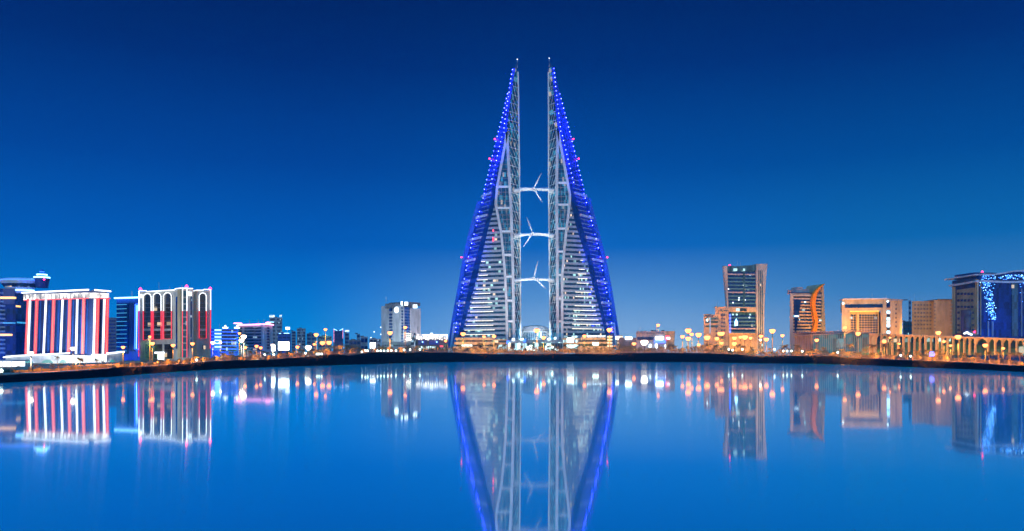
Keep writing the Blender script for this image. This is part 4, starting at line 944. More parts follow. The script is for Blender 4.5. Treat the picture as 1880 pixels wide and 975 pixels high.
# --- roof plant and aerials on the larger roofs
def roof_plant(root_name, x0, x1, yt, d, n, seed):
    r = random.Random(seed); root = bpy.data.objects[root_name]; f = Fr(x0, d, x1, d)
    for i in range(n):
        x_ = r.uniform(x0 + 1, x1 - 4); w_ = r.uniform(1.5, 4.5); h_ = r.uniform(1, 2.6)
        rct(f, x_, yt - h_, x_ + w_, yt + 1, -8 - 2.5 * i, -5 - 2.5 * i, 'roof_unit', M[r.choice(['grey', 'dgrey', 'white'])], root)
    for i in range(2):
        x_ = r.uniform(x0 + 3, x1 - 3); q = f.p(f.t(x_), f.z(x_, yt), -5.5); MB().tube([q, (q[0], q[1], q[2] + r.uniform(2, 4.5))], .09, 4).build('aerial', M['steel'], root)
for a_ in (('arched_building', 262, 330, 534, 345, 4, 1), ('stepped_tan_building', 1314, 1334, 563, 505, 3, 2), ('flared_glass_tower', 1340, 1384, 488.5, 526, 3, 3), ('atrium_hotel', 1590, 1650, 549, 425, 5, 4),
           ('beige_flats_left', 1676, 1712, 553, 452, 4, 5), ('pink_roof_office', 445, 495, 598, 452, 4, 6), ('neon_blue_office', 390, 432, 604, 436, 3, 7), ('low_cinema_block', 1172, 1218, 608.5, 545, 4, 8),
           ('blue_banded_building', 218, 250, 548, 370, 3, 9), ('white_lit_mall', 770, 815, 614, 566, 4, 10)): roof_plant(*a_)
# ------------------------------------------------------------------ water, terrain
def water_mat():
    m, nt, b = nodes('long_exposure_water'); L = nt.links.new; nt.nodes.remove(b)
    g = N(nt, 'ShaderNodeBsdfAnisotropic'); tg = N(nt, 'ShaderNodeCombineXYZ'); tg.inputs[0].default_value = 1   # wavelets run towards the shore: blur stretches one way
    L(tg.outputs[0], g.inputs['Tangent']); g.inputs['Anisotropy'].default_value = .65
    g.inputs['Color'].default_value = (.88, 1, 1, 1); g.inputs['Roughness'].default_value = .075
    d = N(nt, 'ShaderNodeBsdfDiffuse'); d.inputs['Color'].default_value = (.0, .78, 1, 1)
    mx = N(nt, 'ShaderNodeMixShader'); mx.inputs[0].default_value = .36
    tc = N(nt, 'ShaderNodeTexCoord'); mp = N(nt, 'ShaderNodeMapping'); mp.inputs['Scale'].default_value = (.012, .05, 1)
    no = N(nt, 'ShaderNodeTexNoise'); no.inputs['Scale'].default_value = 1; no.inputs['Detail'].default_value = 4
    L(tc.outputs['Object'], mp.inputs[0]); L(mp.outputs[0], no.inputs['Vector'])
    mr = N(nt, 'ShaderNodeMapRange'); mr.inputs[1].default_value = .3; mr.inputs[2].default_value = .7; mr.inputs[3].default_value = .019; mr.inputs[4].default_value = .027; L(no.outputs['Fac'], mr.inputs[0]); L(mr.outputs[0], g.inputs['Roughness'])
    g2 = N(nt, 'ShaderNodeBsdfAnisotropic'); L(tg.outputs[0], g2.inputs['Tangent']); g2.inputs['Anisotropy'].default_value = .65; g2.inputs['Color'].default_value = (.88, 1, 1, 1); g2.inputs['Roughness'].default_value = .064
    mg = N(nt, 'ShaderNodeMixShader'); mg.inputs[0].default_value = .24; L(g.outputs[0], mg.inputs[1]); L(g2.outputs[0], mg.inputs[2])
    m4 = N(nt, 'ShaderNodeMapRange'); m4.inputs[1].default_value = .3; m4.inputs[2].default_value = .7; m4.inputs[3].default_value = .19; m4.inputs[4].default_value = .23; L(no.outputs['Fac'], m4.inputs[0]); L(m4.outputs[0], mx.inputs[0])
    L(mg.outputs[0], mx.inputs[1]); L(d.outputs[0], mx.inputs[2]); L(mx.outputs[0], nt.nodes['Material Output'].inputs['Surface'])
    return m
struct(MB().add([(-3000, -400, 0), (3000, -400, 0), (3000, 1500, 0), (-3000, 1500, 0)], [(0, 1, 2, 3)]), 'water', water_mat(), 'calm dark blue water mirroring the city lights')
PX = [-900, -750, -600, -450, -350, -250, -180, -120, -80, -40] + list(range(-20, 1921, 10)) + [1960, 2000, 2060, 2140, 2240, 2360, 2500, 2700, 2900]
rows = []
for p in PX:
    d = rimd(p) + 2.5; rows.append([(d, zrim(p) - .12), (d + 8, zg(p, d)), (d + 40, zg(p, d)), (1000, zg(p, d) * .5 + 1.8), (1600, 3), (2240, 3)])
vs = []; fs = []
for i, p in enumerate(PX):
    for (d, z) in rows[i]: vs.append((X(p, d), d, z))
for i in range(len(PX) - 1):
    for j in range(5): fs.append((6 * i + j, 6 * i + 6 + j, 6 * i + 7 + j, 6 * i + 1 + j))
struct(MB().add(vs, fs), 'ground', M['pave'], 'sandy paved city ground behind the embankment', True)
# rocky embankment between the water and the promenade
PQ = [-900 + 20 * i for i in range(43)] + [-40 + 2.0 * i for i in range(980)] + [1930 + 20 * i for i in range(49)]
vs = []; fs = []; nz = random.Random(11)
offs = [nz.random() for _ in PQ]
for i, p in enumerate(PQ):
    a, c_ = dshore(p), rimd(p); z = zrim(p)
    k1 = sum(offs[max(0, i - 2):i + 3]) / len(offs[max(0, i - 2):i + 3]); k2 = sum(offs[max(0, i - 9):i + 10]) / len(offs[max(0, i - 9):i + 10])
    pr = [(a - 1.5, -.8), (a + .2 * k1 - .4, -.05 + .25 * k1), (a + (c_ - a) * .35, z * (.45 + .18 * (offs[i] - .5))), (a + (c_ - a) * .7, z * (.82 + .14 * (offs[(i * 7) % len(offs)] - .5))), (c_, z + (k1 - .5) * .35 + (k2 - .5) * .8 - .02), (c_ + 1.5, z - .05 + (k2 - .5) * .4), (c_ + 3.4, z - .6)]
    vs += [(X(p, d), d, zz) for d, zz in pr]
for i in range(len(PQ) - 1):
    for j in range(6): fs.append((7 * i + j, 7 * i + 7 + j, 7 * i + 8 + j, 7 * i + 1 + j))
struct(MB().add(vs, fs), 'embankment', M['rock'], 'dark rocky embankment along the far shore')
# promenade path with a pale kerb, and the shore road behind
def ribbon(name, off0, off1, zoff, m, label, h=0):
    vs = []; fs = []
    for p in PX[5:-4]:
        d0 = rimd(p) + off0; d1 = rimd(p) + off1
        vs += [(X(p, d0), d0, zg(p, d0) + zoff), (X(p, d1), d1, zg(p, d1) + zoff), (X(p, d0), d0, zg(p, d0) + zoff - .3)]
    n = len(vs) // 3
    for i in range(n - 1): fs += [(3 * i, 3 * i + 3, 3 * i + 4, 3 * i + 1), (3 * i + 2, 3 * i + 5, 3 * i + 3, 3 * i)]
    return struct(MB().add(vs, fs), name, M[m], label)
ribbon('promenade', 4.2, 8.2, .16, 'kerb', 'pale promenade path along the top of the embankment')
ribbon('shore_road', 16, 27, .05, 'asphalt', 'dark shore road behind the promenade')

# ------------------------------------------------------------------ landmarks used to tell repeats apart
ZN = [(-300, 48, 'before the disc-topped tower'), (48, 200, 'before the striped building'), (200, 256, 'before the blue banded building'), (256, 388, 'before the arched building'),
      (388, 440, 'before the blue neon office'), (440, 506, 'before the pink-roofed office'), (506, 560, 'around the huge white billboard'), (560, 612, 'left of the dotted far tower'),
      (612, 698, 'between the dotted tower and the grey hotel'), (698, 775, 'before the grey hotel'), (775, 826, 'before the white-lit mall'), (826, 955, 'at the foot of the left twin tower'),
      (955, 1010, 'between the twin towers'), (1010, 1140, 'at the foot of the right twin tower'), (1140, 1242, 'before the cinema block'), (1242, 1291, 'left of the stepped tan building'),
      (1291, 1334, 'before the stepped tan building'), (1334, 1410, 'before the flared glass tower'), (1410, 1450, 'between the flared and ribbon towers'), (1450, 1515, 'before the ribbon tower'),
      (1515, 1597, 'before the teal pavilion'), (1597, 1665, 'below the atrium hotel'), (1665, 1745, 'below the brown flats'), (1745, 2200, 'below the navy building')]
ORD = ['first', 'second', 'third', 'fourth', 'fifth', 'sixth', 'seventh', 'eighth', 'ninth', 'tenth', 'eleventh', 'twelfth', 'thirteenth', 'fourteenth', 'fifteenth', 'sixteenth', 'seventeenth', 'eighteenth', 'nineteenth', 'twentieth']
def zone(px): return next(t for a, b_, t in ZN if a <= px < b_)
def labels(pxs, what):
    """one label per place: its zone and its order from the left within the zone"""
    out = {}
    for a, b_, t in ZN:
        ids = sorted([i for i, p in enumerate(pxs) if a <= p < b_], key=lambda i: pxs[i])
        for k, i in enumerate(ids):
            w = what[i] if isinstance(what, list) else what
            out[i] = f'{w} {t}' + (f', {ORD[k]} from left' if len(ids) > 1 else '')
    return out

# ------------------------------------------------------------------ street lamps
# column, picture row of the head, distance behind the rim, head size, kind (s sodium, w white), ground light
LAMPS = [(57, 648, 22, 1.1, 'w'), (134, 640, 20, 1.25, 'w'), (226, 637.5, 12, 1, 's'), (275, 618, 60, .8, 's'), (279.6, 630.5, 14, 1.2, 's'), (317.6, 634, 14, 1.1, 's'), (353.3, 631, 14, 1.1, 's'),
 (390.7, 629, 18, 1.1, 'w'), (404.8, 629, 30, .7, 'w'), (439.6, 612, 60, .8, 's'), (443.5, 625, 25, 1.3, 'w'), (447.5, 618, 40, 1.5, 'w'), (450, 638, 20, 1, 's'), (471, 635.5, 26, 1, 's'), (478.6, 638.5, 18, .9, 's'),
 (501, 634, 40, 1.1, 'w'), (546, 637, 16, 1, 's'), (566, 638, 30, 1.7, 'w'), (577, 632, 40, .8, 's'), (580.5, 614.5, 22, 1.25, 's'), (592, 629.5, 26, 1.4, 's'), (597.5, 605, 90, .9, 's'), (604, 629, 26, 1.4, 's'),
 (716, 611, 30, 1.35, 's'), (744, 601, 90, 1, 's'), (818, 626, 60, .8, 's'), (850, 613, 40, 1.35, 's'), (888.6, 618, 70, .9, 's'), (907, 617.5, 60, 1.1, 's'), (985.5, 606.5, 40, 1.5, 's'), (998, 620, 50, 1.2, 's'),
 (1073, 617, 60, 1.1, 's'), (1119, 605.5, 40, 1.5, 's'), (1164, 631, 30, 1.1, 's'), (1181.5, 613, 60, 1.2, 's'), (1183, 628.5, 20, 2.0, 'w'), (1197, 619, 60, .7, 'w'), (1208, 597, 120, 1, 's'),
 (1253, 618, 40, 1.1, 's'), (1263.4, 606.8, 40, 1.7, 's'), (1263.6, 621.5, 25, 1.45, 's'), (1270, 613.6, 60, 1.1, 's'), (1282.5, 614.6, 36, 1.6, 's'), (1283, 633, 14, .9, 's'), (1298.3, 619.7, 26, 1.7, 's'),
 (1316, 621.6, 30, 1.2, 's'), (1321.5, 612.4, 45, 1.3, 's'), (1326, 612.4, 45, 1.3, 's'), (1325, 630, 18, .9, 's'), (1348.4, 620.7, 30, 1.2, 's'), (1348, 631, 14, 1.3, 's'), (1359.3, 619, 40, .95, 's'),
 (1367.4, 619, 30, 1.6, 's'), (1369.8, 598.5, 100, .9, 's'), (1378, 620.6, 30, 1, 's'), (1397, 617, 30, 1.1, 's'), (1396, 624, 20, .7, 'w'), (1407, 623, 22, 1.3, 's'), (1418, 607.5, 26, 1.6, 's'), (1436.5, 616, 40, 1, 's'),
 (1499.3, 624.5, 14, 1.1, 's'), (1551, 601.6, 22, 1, 's'), (1575.3, 612.5, 16, 1.35, 's'), (1623.3, 627, 12, 1.15, 's'), (1634, 620, 30, .6, 's'), (1651, 631, 24, .7, 's'), (1722.7, 611, 10, 1.35, 's'), (1733, 627, 30, .9, 's'),
 (1745, 634.5, 24, .8, 's'), (1759, 618.5, 8, 1.6, 's'), (1808.7, 634, 8, 1.3, 's'), (1842, 639.5, 20, .8, 's')]
names = []
for (p, y, k, s, c_) in LAMPS:
    sz = 'tall' if y < 616 else 'medium' if y < 630 else 'low'
    names.append(f"{sz} {'white' if c_ == 'w' else 'orange'} street lamp")
lb = labels([l[0] for l in LAMPS], names)
def lamp_proto(kind):
    r = thing('street_lamp', 'x', 'street lamp', (0, 0, 0))
    MB().tube([(0, 0, 0), (0, 0, .5), (0, 0, 1)], .11, 6, .07).build('pole', M['pole'], r)
    hd = MB().lathe((0, 0, 0), [(.16, -.42), (.34, -.24), (.5, .02), (.46, .16), (.3, .26)], 12).build('lamp_head', M['e_lamp' if kind == 's' else 'e_lampw'], r, smooth=True)
    MB().lathe((0, 0, 0), [(.2, -.5), (.17, -.41), (.1, -.38)], 8).build('head_collar', M['pole'], hd)
    MB().lathe((0, 0, 0), [(.3, .27), (.3, .3), (.1, .38)], 10).build('head_cap', M['pole'], hd)
    return r
PR = {'s': lamp_proto('s'), 'w': lamp_proto('w')}; used = set()
for i, (p, y, k, s, c_) in enumerate(LAMPS):
    if p > 1560: k = max(k, 21)
    d = rimd(p) + k; g0 = G(p, d); h = Z(y, d) - g0.z
    first = c_ not in used; used.add(c_)
    if first: KIDS[PR[c_].name] = [o for o in COL.objects if o.parent == PR[c_]]
    r = copy_tree(PR[c_]); r.location = g0; sc = s * max(.8, min(3, 7.2 / F * d / 1.04))* .98
    for ch in [o for o in COL.objects if o.parent == r]:
        if ch.name.startswith('pole'): ch.scale = (max(1, sc * .75), max(1, sc * .75), h - sc * .4)
        else: ch.location = (0, 0, h); ch.scale = (sc, sc, sc)
    tag(r, lb[i], 'street lamp', 'street lamps along the shore')
    col_ = (1, .31, .035) if c_ == 's' else (1, .75, .5)
    e = 80 * ((k - 9) ** 2 + h * h) * s * (.45 if 1240 < p < 1440 else 1) * (1.0 if c_ == 's' else .5)
    pit = math.radians(62)
    lamp('street_lamp_beam', 'SPOT', (g0.x, g0.y - .3 * sc, g0.z + h - sc * .75), min(420000, max(20000, e * (6 if 700 < p < 1240 else 4))), col_, (g0.x, g0.y - math.cos(pit) * 10, g0.z + h - sc * .75 - math.sin(pit) * 10), .12 * sc, 108, .3)
def remove_tree(o):
    for ch in [k for k in COL.objects if k.parent == o]: remove_tree(ch)
    bpy.data.objects.remove(o)
for r in PR.values(): remove_tree(r)

# low path lights with globes
PATH = [(2, 681), (361, 661), (561, 648.5), (582, 650), (586, 650), (590.5, 650), (664.5, 646), (671, 643.5), (675, 644), (693, 644), (699, 644), (705, 644), (712, 644), (718.5, 643.5), (727, 644), (742, 642.5),
        (753, 642), (771, 641.5), (1338, 641.5), (1345, 643), (1363, 641.5), (1422, 641.5), (1438, 644.5), (1445, 644.5), (1453, 644.5), (1473, 645), (1538, 647), (1653.5, 652.5), (1672, 654), (486, 651), (503, 651)]
lb = labels([q[0] for q in PATH], 'small globe path light')
r0 = thing('path_light', lb[0], 'path light', (0, 0, 0))
MB().tube([(0, 0, 0), (0, 0, 1)], .07, 6).build('post', M['pole'], r0)
MB().lathe((0, 0, 0), [(.02, -.28), (.2, -.2), (.28, 0), (.2, .2), (.02, .28)], 10).build('globe', M['e_globe'], r0)
KIDS[r0.name] = [o for o in COL.objects if o.parent == r0]
for i, (p, y) in enumerate(PATH):
    r = r0 if i == 0 else copy_tree(r0); d = rimd(p) + 3.0; g0 = G(p, d); r.location = g0; h = max(.7, Z(y, d) - g0.z)
    for ch in [o for o in COL.objects if o.parent == r]:
        if ch.name.startswith('post'): ch.scale = (1, 1, h)
        else: ch.location = (0, 0, h); ch.scale = [max(1, min(2, d / 260))] * 3
    tag(r, lb[i], 'path light', 'path lights on the promenade')

# ------------------------------------------------------------------ plants
def palm_crown(seed, n=26):
    r = random.Random(seed); mb = MB()
    for k in range(n):
        az = 2 * math.pi * (k + r.random() * .7) / n * 2.4; up = r.uniform(-.35, 1.15); L_ = r.uniform(.8, 1.1)
        pts = []
        for j in range(7):
            t = j / 6; rr_ = L_ * t * math.cos(up * .8 * (1 - t * .3)); z_ = L_ * (math.sin(up) * t - .75 * t * t * (1.2 - .4 * up))
            pts.append(Vector((rr_ * math.cos(az), rr_ * math.sin(az), z_)))
        side = Vector((-math.sin(az), math.cos(az), 0))
        for j in range(1, 7):
            w = .17 * math.sin(math.pi * (j / 6.6)) + .03
            for q in range(2):
                a = pts[j - 1].lerp(pts[j], q / 2); c2 = pts[j - 1].lerp(pts[j], q / 2 + .3); fw = (pts[j] - pts[j - 1]) * .5
                for s in (-1, 1):
                    mb.add([a, c2, c2 + side * s * w + fw - Vector((0, 0, w * .5)), a + side * s * w * .8 + fw - Vector((0, 0, w * .55))], [(0, 1, 2, 3)])
    return mb
def leaf_crown(seed, n=520):
    r = random.Random(seed); mb = MB(); cl = [(Vector((r.uniform(-.6, .6), r.uniform(-.6, .6), r.uniform(.25, .95))), r.uniform(.22, .42)) for _ in range(9)]
    for i in range(n):
        c_, rad = r.choice(cl); v = Vector((r.gauss(0, 1), r.gauss(0, 1), r.gauss(0, 1))).normalized() * rad * r.random() ** .35
        p = c_ + v; a = Vector((r.gauss(0, 1), r.gauss(0, 1), r.gauss(0, 1))).normalized(); b_ = a.orthogonal().normalized(); s = r.uniform(.04, .085)
        mb.add([p - a * s, p + b_ * s * .7, p + a * s, p - b_ * s * .7], [(0, 1, 2, 3)])
    return mb
PC = [palm_crown(i) for i in range(3)]; LC = [leaf_crown(i) for i in range(4)]
def proto_palm(i):
    r = thing('date_palm', 'x', 'palm tree', (0, 0, 0)); c_ = PC[i].build('crown', M['palmleaf'], r)
    mb = MB(); mb.tube([(0, 0, 0), (.06, .03, .3), (.02, .05, .65), (0, 0, 1)], 1, 7, .72); t = mb.build('trunk', M['trunk'], r)
    return r, c_, t
def trunkmb(r_): return MB().tube([(0, 0, 0), (.05, .02, .35), (.02, .04, .7), (0, 0, 1)], r_, 6, r_ * .7)
TRK = trunkmb(.045)
# column, picture row of crown centre, crown radius in picture px, distance behind rim
PALMS = [(105, 656, 6, 20), (147, 660, 8.5, 18), (178, 661, 6, 22), (189, 663, 5, 25), (65, 671, 5, 12), (96, 670, 4, 14), (215, 668, 5, 10), (245, 668, 5, 10), (224, 665, 4, 25),
 (458, 646, 6, 16), (470, 648, 5, 20), (484, 646, 5.5, 24), (492, 648, 5, 18), (512, 647, 5, 20), (527, 647, 4.5, 22), (540, 645, 5, 18), (555, 643, 5.5, 26), (572, 643, 5, 16), (598, 641, 5, 30),
 (637, 636, 6, 24), (662, 641, 5, 18), (733, 640, 4, 22), (748, 638, 5, 22), (765, 638, 5, 30), (779, 637, 4.5, 26), (790, 639, 4.5, 22), (804, 637, 5, 30), (820, 638, 4.5, 24), (834, 640, 4.5, 20),
 (845, 638, 5, 26), (860, 640, 4.5, 20), (873, 639, 5, 26), (882, 637, 6, 26), (893, 640, 5, 18), (901, 634, 6, 30), (912, 632, 6.5, 34), (919, 638, 5, 24), (926, 634, 6, 30), (941, 635, 5.5, 30), (957, 636, 5, 30),
 (966, 640, 4, 20), (975, 637, 4.5, 30), (991, 638, 4.5, 26), (1006, 636, 5.5, 30), (1015, 634, 6, 34), (1026, 637, 5, 26), (1037, 634, 5.5, 34), (1058, 638, 5, 26), (1071, 636, 5.5, 24), (1081, 640, 4, 20),
 (1096, 639, 4.5, 26), (1104, 640, 4, 20), (1126, 637, 5, 26), (1137, 634, 6.5, 20), (1148, 637, 6, 22), (1160, 640, 5, 18), (1175, 639, 5, 22), (1192, 640, 5, 20), (1212, 639, 5, 22), (1229, 636, 6, 20),
 (1240, 637, 5.5, 24), (1252, 640, 4.5, 18), (1275, 638, 6, 22), (1288, 636, 6, 26), (1300, 634, 7.5, 22), (1313, 636, 7, 20), (1331, 637, 6, 22), (1355, 635, 6.5, 24), (1366, 637, 6, 20), (1381, 639, 5, 18),
 (1413, 641, 5, 18), (1440, 636.5, 9.5, 18), (1463, 636, 8, 20), (1490, 642, 5.5, 14), (1513, 640, 6, 14), (1545, 643, 6, 14), (1560, 634, 7.5, 14), (1588, 642, 6, 16), (1602, 636, 11.5, 10), (1626, 634, 8, 20),
 (1651, 643, 9, 9), (1668, 648, 6, 10), (1684, 646, 8, 10), (1701, 645, 8.5, 12), (1722, 645, 9, 12), (1733, 650, 7, 8), (1750, 648, 6, 12), (1770, 650, 7, 10), (1795, 650, 8, 9), (1816, 649, 8, 10), (1834, 648, 8, 12), (1855, 650, 8, 10), (1872, 650, 8, 12), (410, 650, 6, 22), (425, 648, 6, 26), (330, 660, 5, 14), (296, 663, 5, 14)]
szl = ['large palm tree' if q[2] > 7.4 else 'mid-sized palm tree' if q[2] > 5.4 else 'small palm tree' for q in PALMS]
lb = labels([q[0] for q in PALMS], szl)
cm = [c_.build('crown', M['palmleaf']) for c_ in PC]; tm = TRK.build('trunk', M['trunk'])
def plant(name, cat, group, label, p, d, z_c, rad, crown, trunk, rot, tilt=.0, base=None, thick=1):
    g0 = G(p, d); r = thing(name, label, cat, tuple(g0), group)
    c_ = crown.copy(); COL.objects.link(c_); c_.parent = r; c_.name = 'crown'; h = max(.6, z_c - g0.z)
    c_.location = (0, 0, h); c_.scale = (rad, rad, rad); c_.rotation_euler = (tilt, 0, rot)
    t_ = trunk.copy(); COL.objects.link(t_); t_.parent = r; t_.name = 'trunk'; t_.scale = (rad * 1.6 * thick, rad * 1.6 * thick, h)
    return r
for i, (p, y, rp, k) in enumerate(PALMS):
    d = rimd(p) + k; plant('date_palm', 'palm tree', 'palms along the promenade', lb[i], p, d, Z(y, d), rp / F * d * 1.1, cm[i % 3], tm, i * 1.3, .1)
bl = [c_.build('crown', M['leaf']) for c_ in LC]
BUSH = []
r5 = random.Random(21)
xx = -10
while xx < 1890:
    BUSH.append((xx, r5.uniform(3.2, 6.5) * (1.25 if xx > 1250 else 1), r5.uniform(9.5, 30))); xx += r5.uniform(14, 26)
TREES = [(617, 637, 9, 60), (628, 634, 10, 70), (645, 636, 9, 66), (655, 637, 8, 60), (700, 638, 6, 40), (880, 630, 8, 60), (1146, 629, 9, 60), (1290, 636, 9, 40), (1305, 632, 9, 50), (1232, 632, 9, 50), (1150, 636, 7, 30)]
lb = labels([q[0] for q in BUSH], 'round clipped shrub')
for i, (p, rp, k) in enumerate(BUSH):
    d = rimd(p) + k; rad = rp / F * d; plant('shrub', 'shrub', 'shrubs behind the promenade', lb[i], p, d, zg(p, d) + .15 * rad, rad, bl[i % 4], tm, i * 1.7)
lb = labels([q[0] for q in TREES], 'broad leafy tree')
for i, (p, y, rp, k) in enumerate(TREES):
    d = rimd(p) + k; rad = rp / F * d; plant('leafy_tree', 'tree', 'broad trees behind the promenade', lb[i], p, d, Z(y + rp, d), rad * 1.1, bl[(i + 1) % 4], tm, i * 2.1)
for o in cm + bl + [tm]: bpy.data.objects.remove(o)
# hedge: one leafy mass behind the path
rh = random.Random(5); mb = MB()
for i in range(15000):
    p = rh.uniform(-60, 1940); d = rimd(p) + 9.3 + rh.random() * 1.6; h = rh.random() ** .7 * (1.15 + .35 * math.sin(p * .11) + .2 * math.sin(p * .37)) * (.45 + .55 * min(1, max(0, (p - 200) / 150)) if d < 230 else 1 + (d - 230) / 150)
    c_ = Vector((X(p, d), d, zg(p, d) + .05 + h)); a = Vector((rh.gauss(0, 1), rh.gauss(0, 1), rh.gauss(0, 1))).normalized(); b_ = a.orthogonal().normalized(); s = .11 + .22 * d / 400
    mb.add([c_ - a * s, c_ + b_ * s, c_ + a * s, c_ - b_ * s], [(0, 1, 2, 3)])
o = mb.build('hedge', M['leaf']); tag(o, 'long low clipped hedge behind the promenade railing', 'hedge', None, 'stuff')

# added fill spots along the planting, facing inland, their sources unseen by the camera
pl_ = 60
while pl_ < 1890:
    d0_ = rimd(pl_) + 5.2; hb = zg(pl_, d0_) + (.7 if pl_ < 700 else 1.2)
    lamp('planting_fill', 'SPOT', (X(pl_, d0_), d0_, hb), (5000 if pl_ < 1230 else 10500) * (d0_ / 350) * r5.uniform(.5, 1.4), (1, .25, .02), (X(pl_, d0_ + 10), d0_ + 10, hb + 1.5), .25, 150, .5)
    pl_ += r5.uniform(18, 27)
# ------------------------------------------------------------------ railings
rails = [(-60, 60), (60, 150), (150, 255), (255, 390), (390, 505), (505, 640), (640, 800), (800, 960), (960, 1140), (1140, 1290), (1290, 1410), (1410, 1515), (1515, 1600), (1600, 1700), (1700, 1800), (1800, 1940)]
rn = ['at the left edge', 'below the striped building', 'below the blue banded building', 'below the arched building', 'below the blue and pink neon offices', 'below the huge white billboard', 'below the grey hotel', 'below the left twin tower',
      'below the right twin tower', 'below the cinema block', 'below the stepped and flared towers', 'below the ribbon tower', 'below the teal pavilion', 'below the atrium hotel', 'below the brown flats', 'at the right edge']
for (a, b_), nm in zip(rails, rn):
    L_ = 0; pts = []
    p = a; 
    while p <= b_ + .01:
        d = rimd(p) + 3.6; pts.append((p, d)); p += max(1.6, 2.6 / d * F * 1.0) if d > 230 else 16.0 if a < 390 else 9.0
    if pts[-1][0] < b_: pts.append((b_, rimd(b_) + 3.6))
    r = thing('railing', f'stretch of promenade railing {nm}', 'railing', tuple(G(a, rimd(a) + 3.6)), 'railing along the embankment')
    hh = 1.15
    for (p, d) in pts[:95]:
        g0 = G(p, d); lean = .5 if a < 500 else 0
        MB().tube([(g0.x, g0.y, g0.z - .1), (g0.x + lean * .5, g0.y - lean, g0.z + hh)], .07 if d < 300 else .11, 4).build('post', M['rail'], r)
    mb = MB()
    fine = [a + (b_ - a) * i / 40 for i in range(41)]
    for h_ in (hh, hh * .66, hh * .33): mb.tube([(X(q, rimd(q) + 3.6), rimd(q) + 3.6 , zg(q, 0) + h_) for q in fine], .04 if a < 500 or a > 1500 else .06, 4)
    mb.build('rail', M['rail'], r)

# ------------------------------------------------------------------ parked cars
CARS = [(441, 20, 1, .45, 'pale'), (1489, 20, -1, .1, 'dark'), (1502, 21, 1, .5, 'silver'), (1574, 20, 1, .45, 'silver'), (1586, 20.5, -1, .3, 'grey'), (1252, 20, 1, .1, 'dark'), (420, 20, -1, .1, 'dark'), (1130, 20, 1, .4, 'white')]
lb = labels([q[0] for q in CARS], [q[4] + ' car with its lights on' for q in CARS])
EN = [mat('car_paint_' + n, c_, .3, .4, .03) for n, c_ in (('dark', (.04, .05, .07)), ('silver', (.45, .46, .48)), ('grey', (.2, .2, .21)), ('white', (.7, .7, .7)))]
cmap = dict(dark=0, silver=1, grey=2, white=3, pale=3)
for i, (p, k, dr, _, cn) in enumerate(CARS):
    d = rimd(p) + k; g0 = G(p, d) + Vector((0, 0, .05)); r = thing('parked_car', lb[i], 'car', tuple(g0), 'cars on the shore road')
    def pt(x, y, z): return (g0.x + dr * x, g0.y + y, g0.z + z)
    sec = [(-2.2, .35), (-2.2, .8), (-1.9, .95), (1.2, .95), (2.1, .75), (2.2, .4), (2.0, .3), (-2.0, .3)]
    n = len(sec); mb = MB().add([pt(x, -.85, z) for x, z in sec] + [pt(x, .85, z) for x, z in sec], [tuple(range(n)), tuple(range(n, 2 * n))[::-1]] + [(j, n + j, n + (j + 1) % n, (j + 1) % n) for j in range(n)])
    mb.build('body', EN[cmap[cn]], r)
    sec = [(-1.7, .94), (-1.1, 1.42), (.4, 1.45), (1.15, .94)]
    MB().add([pt(x, -.72, z) for x, z in sec] + [pt(x, .72, z) for x, z in sec], [(0, 1, 2, 3), (7, 6, 5, 4)] + [(j, 4 + j, 4 + (j + 1) % 4, (j + 1) % 4) for j in range(4)]).build('cabin', M['g_navy'], r)
    for wx in (-1.35, 1.35):
        for wy in (-.8, .8): MB().tube([pt(wx, wy - .1, .32), pt(wx, wy + .1, .32)], .32, 12).build('wheel', M['rubber'], r)
    for wy in (-.6, .6): MB().lathe(pt(2.2, wy, .62), [(.02, -.14), (.16, 0), (.02, .14)], 8).build('headlight', M['e_lampw'], r); MB().lathe(pt(-2.2, wy, .72), [(.02, -.1), (.12, 0), (.02, .1)], 8).build('tail_light', M['e_beacon'], r)

# ------------------------------------------------------------------ floodlights of the towers and bridges
for (px_, s_) in ((900, -1), (1062, 1)):
    lamp('tower_floodlight', 'SPOT', (X(px_, 600), 600, 8), 170000, (.7, .93, 1), (X(px_, D), D, 60), 1.5, 60, .8)
for sx_ in (-1, 1):
    for zt_, e_ in ((60, 250000), (120, 1500000), (185, 3000000)):
        lamp('tower_floodlight', 'SPOT', (X(981 - sx_ * 14, 652), 652, 9), e_, (.62, .9, 1), (X(981 + sx_ * 33, D), D + 3, zt_), 1.5, 34, .8)
for (pa, ya_, s_) in ((846, 500, -1), (838, 560, -1), (866, 440, -1), (895, 330, -1), (912, 262, -1), (926, 205, -1), (1115, 500, 1), (1123, 560, 1), (1097, 440, 1), (1067, 330, 1), (1050, 262, 1), (1034, 205, 1)):
    lamp('blue_floodlight', 'SPOT', (X(pa + s_ * 16, D), D - 14, Z(ya_ + 34, D)), 42000, (.006, .03, 1), (X(pa, D), D + 14, Z(ya_, D)), .8, 95, .8)
for y in (348, 431, 513):
    for px_ in (950, 1012): lamp('bridge_floodlight', 'SPOT', (X(px_, D - 2), D - 9, Z(y + 26, D)), 36000, (.8, .95, 1), (X(981, D), D + 2, Z(y, D)), .5, 75, .6)

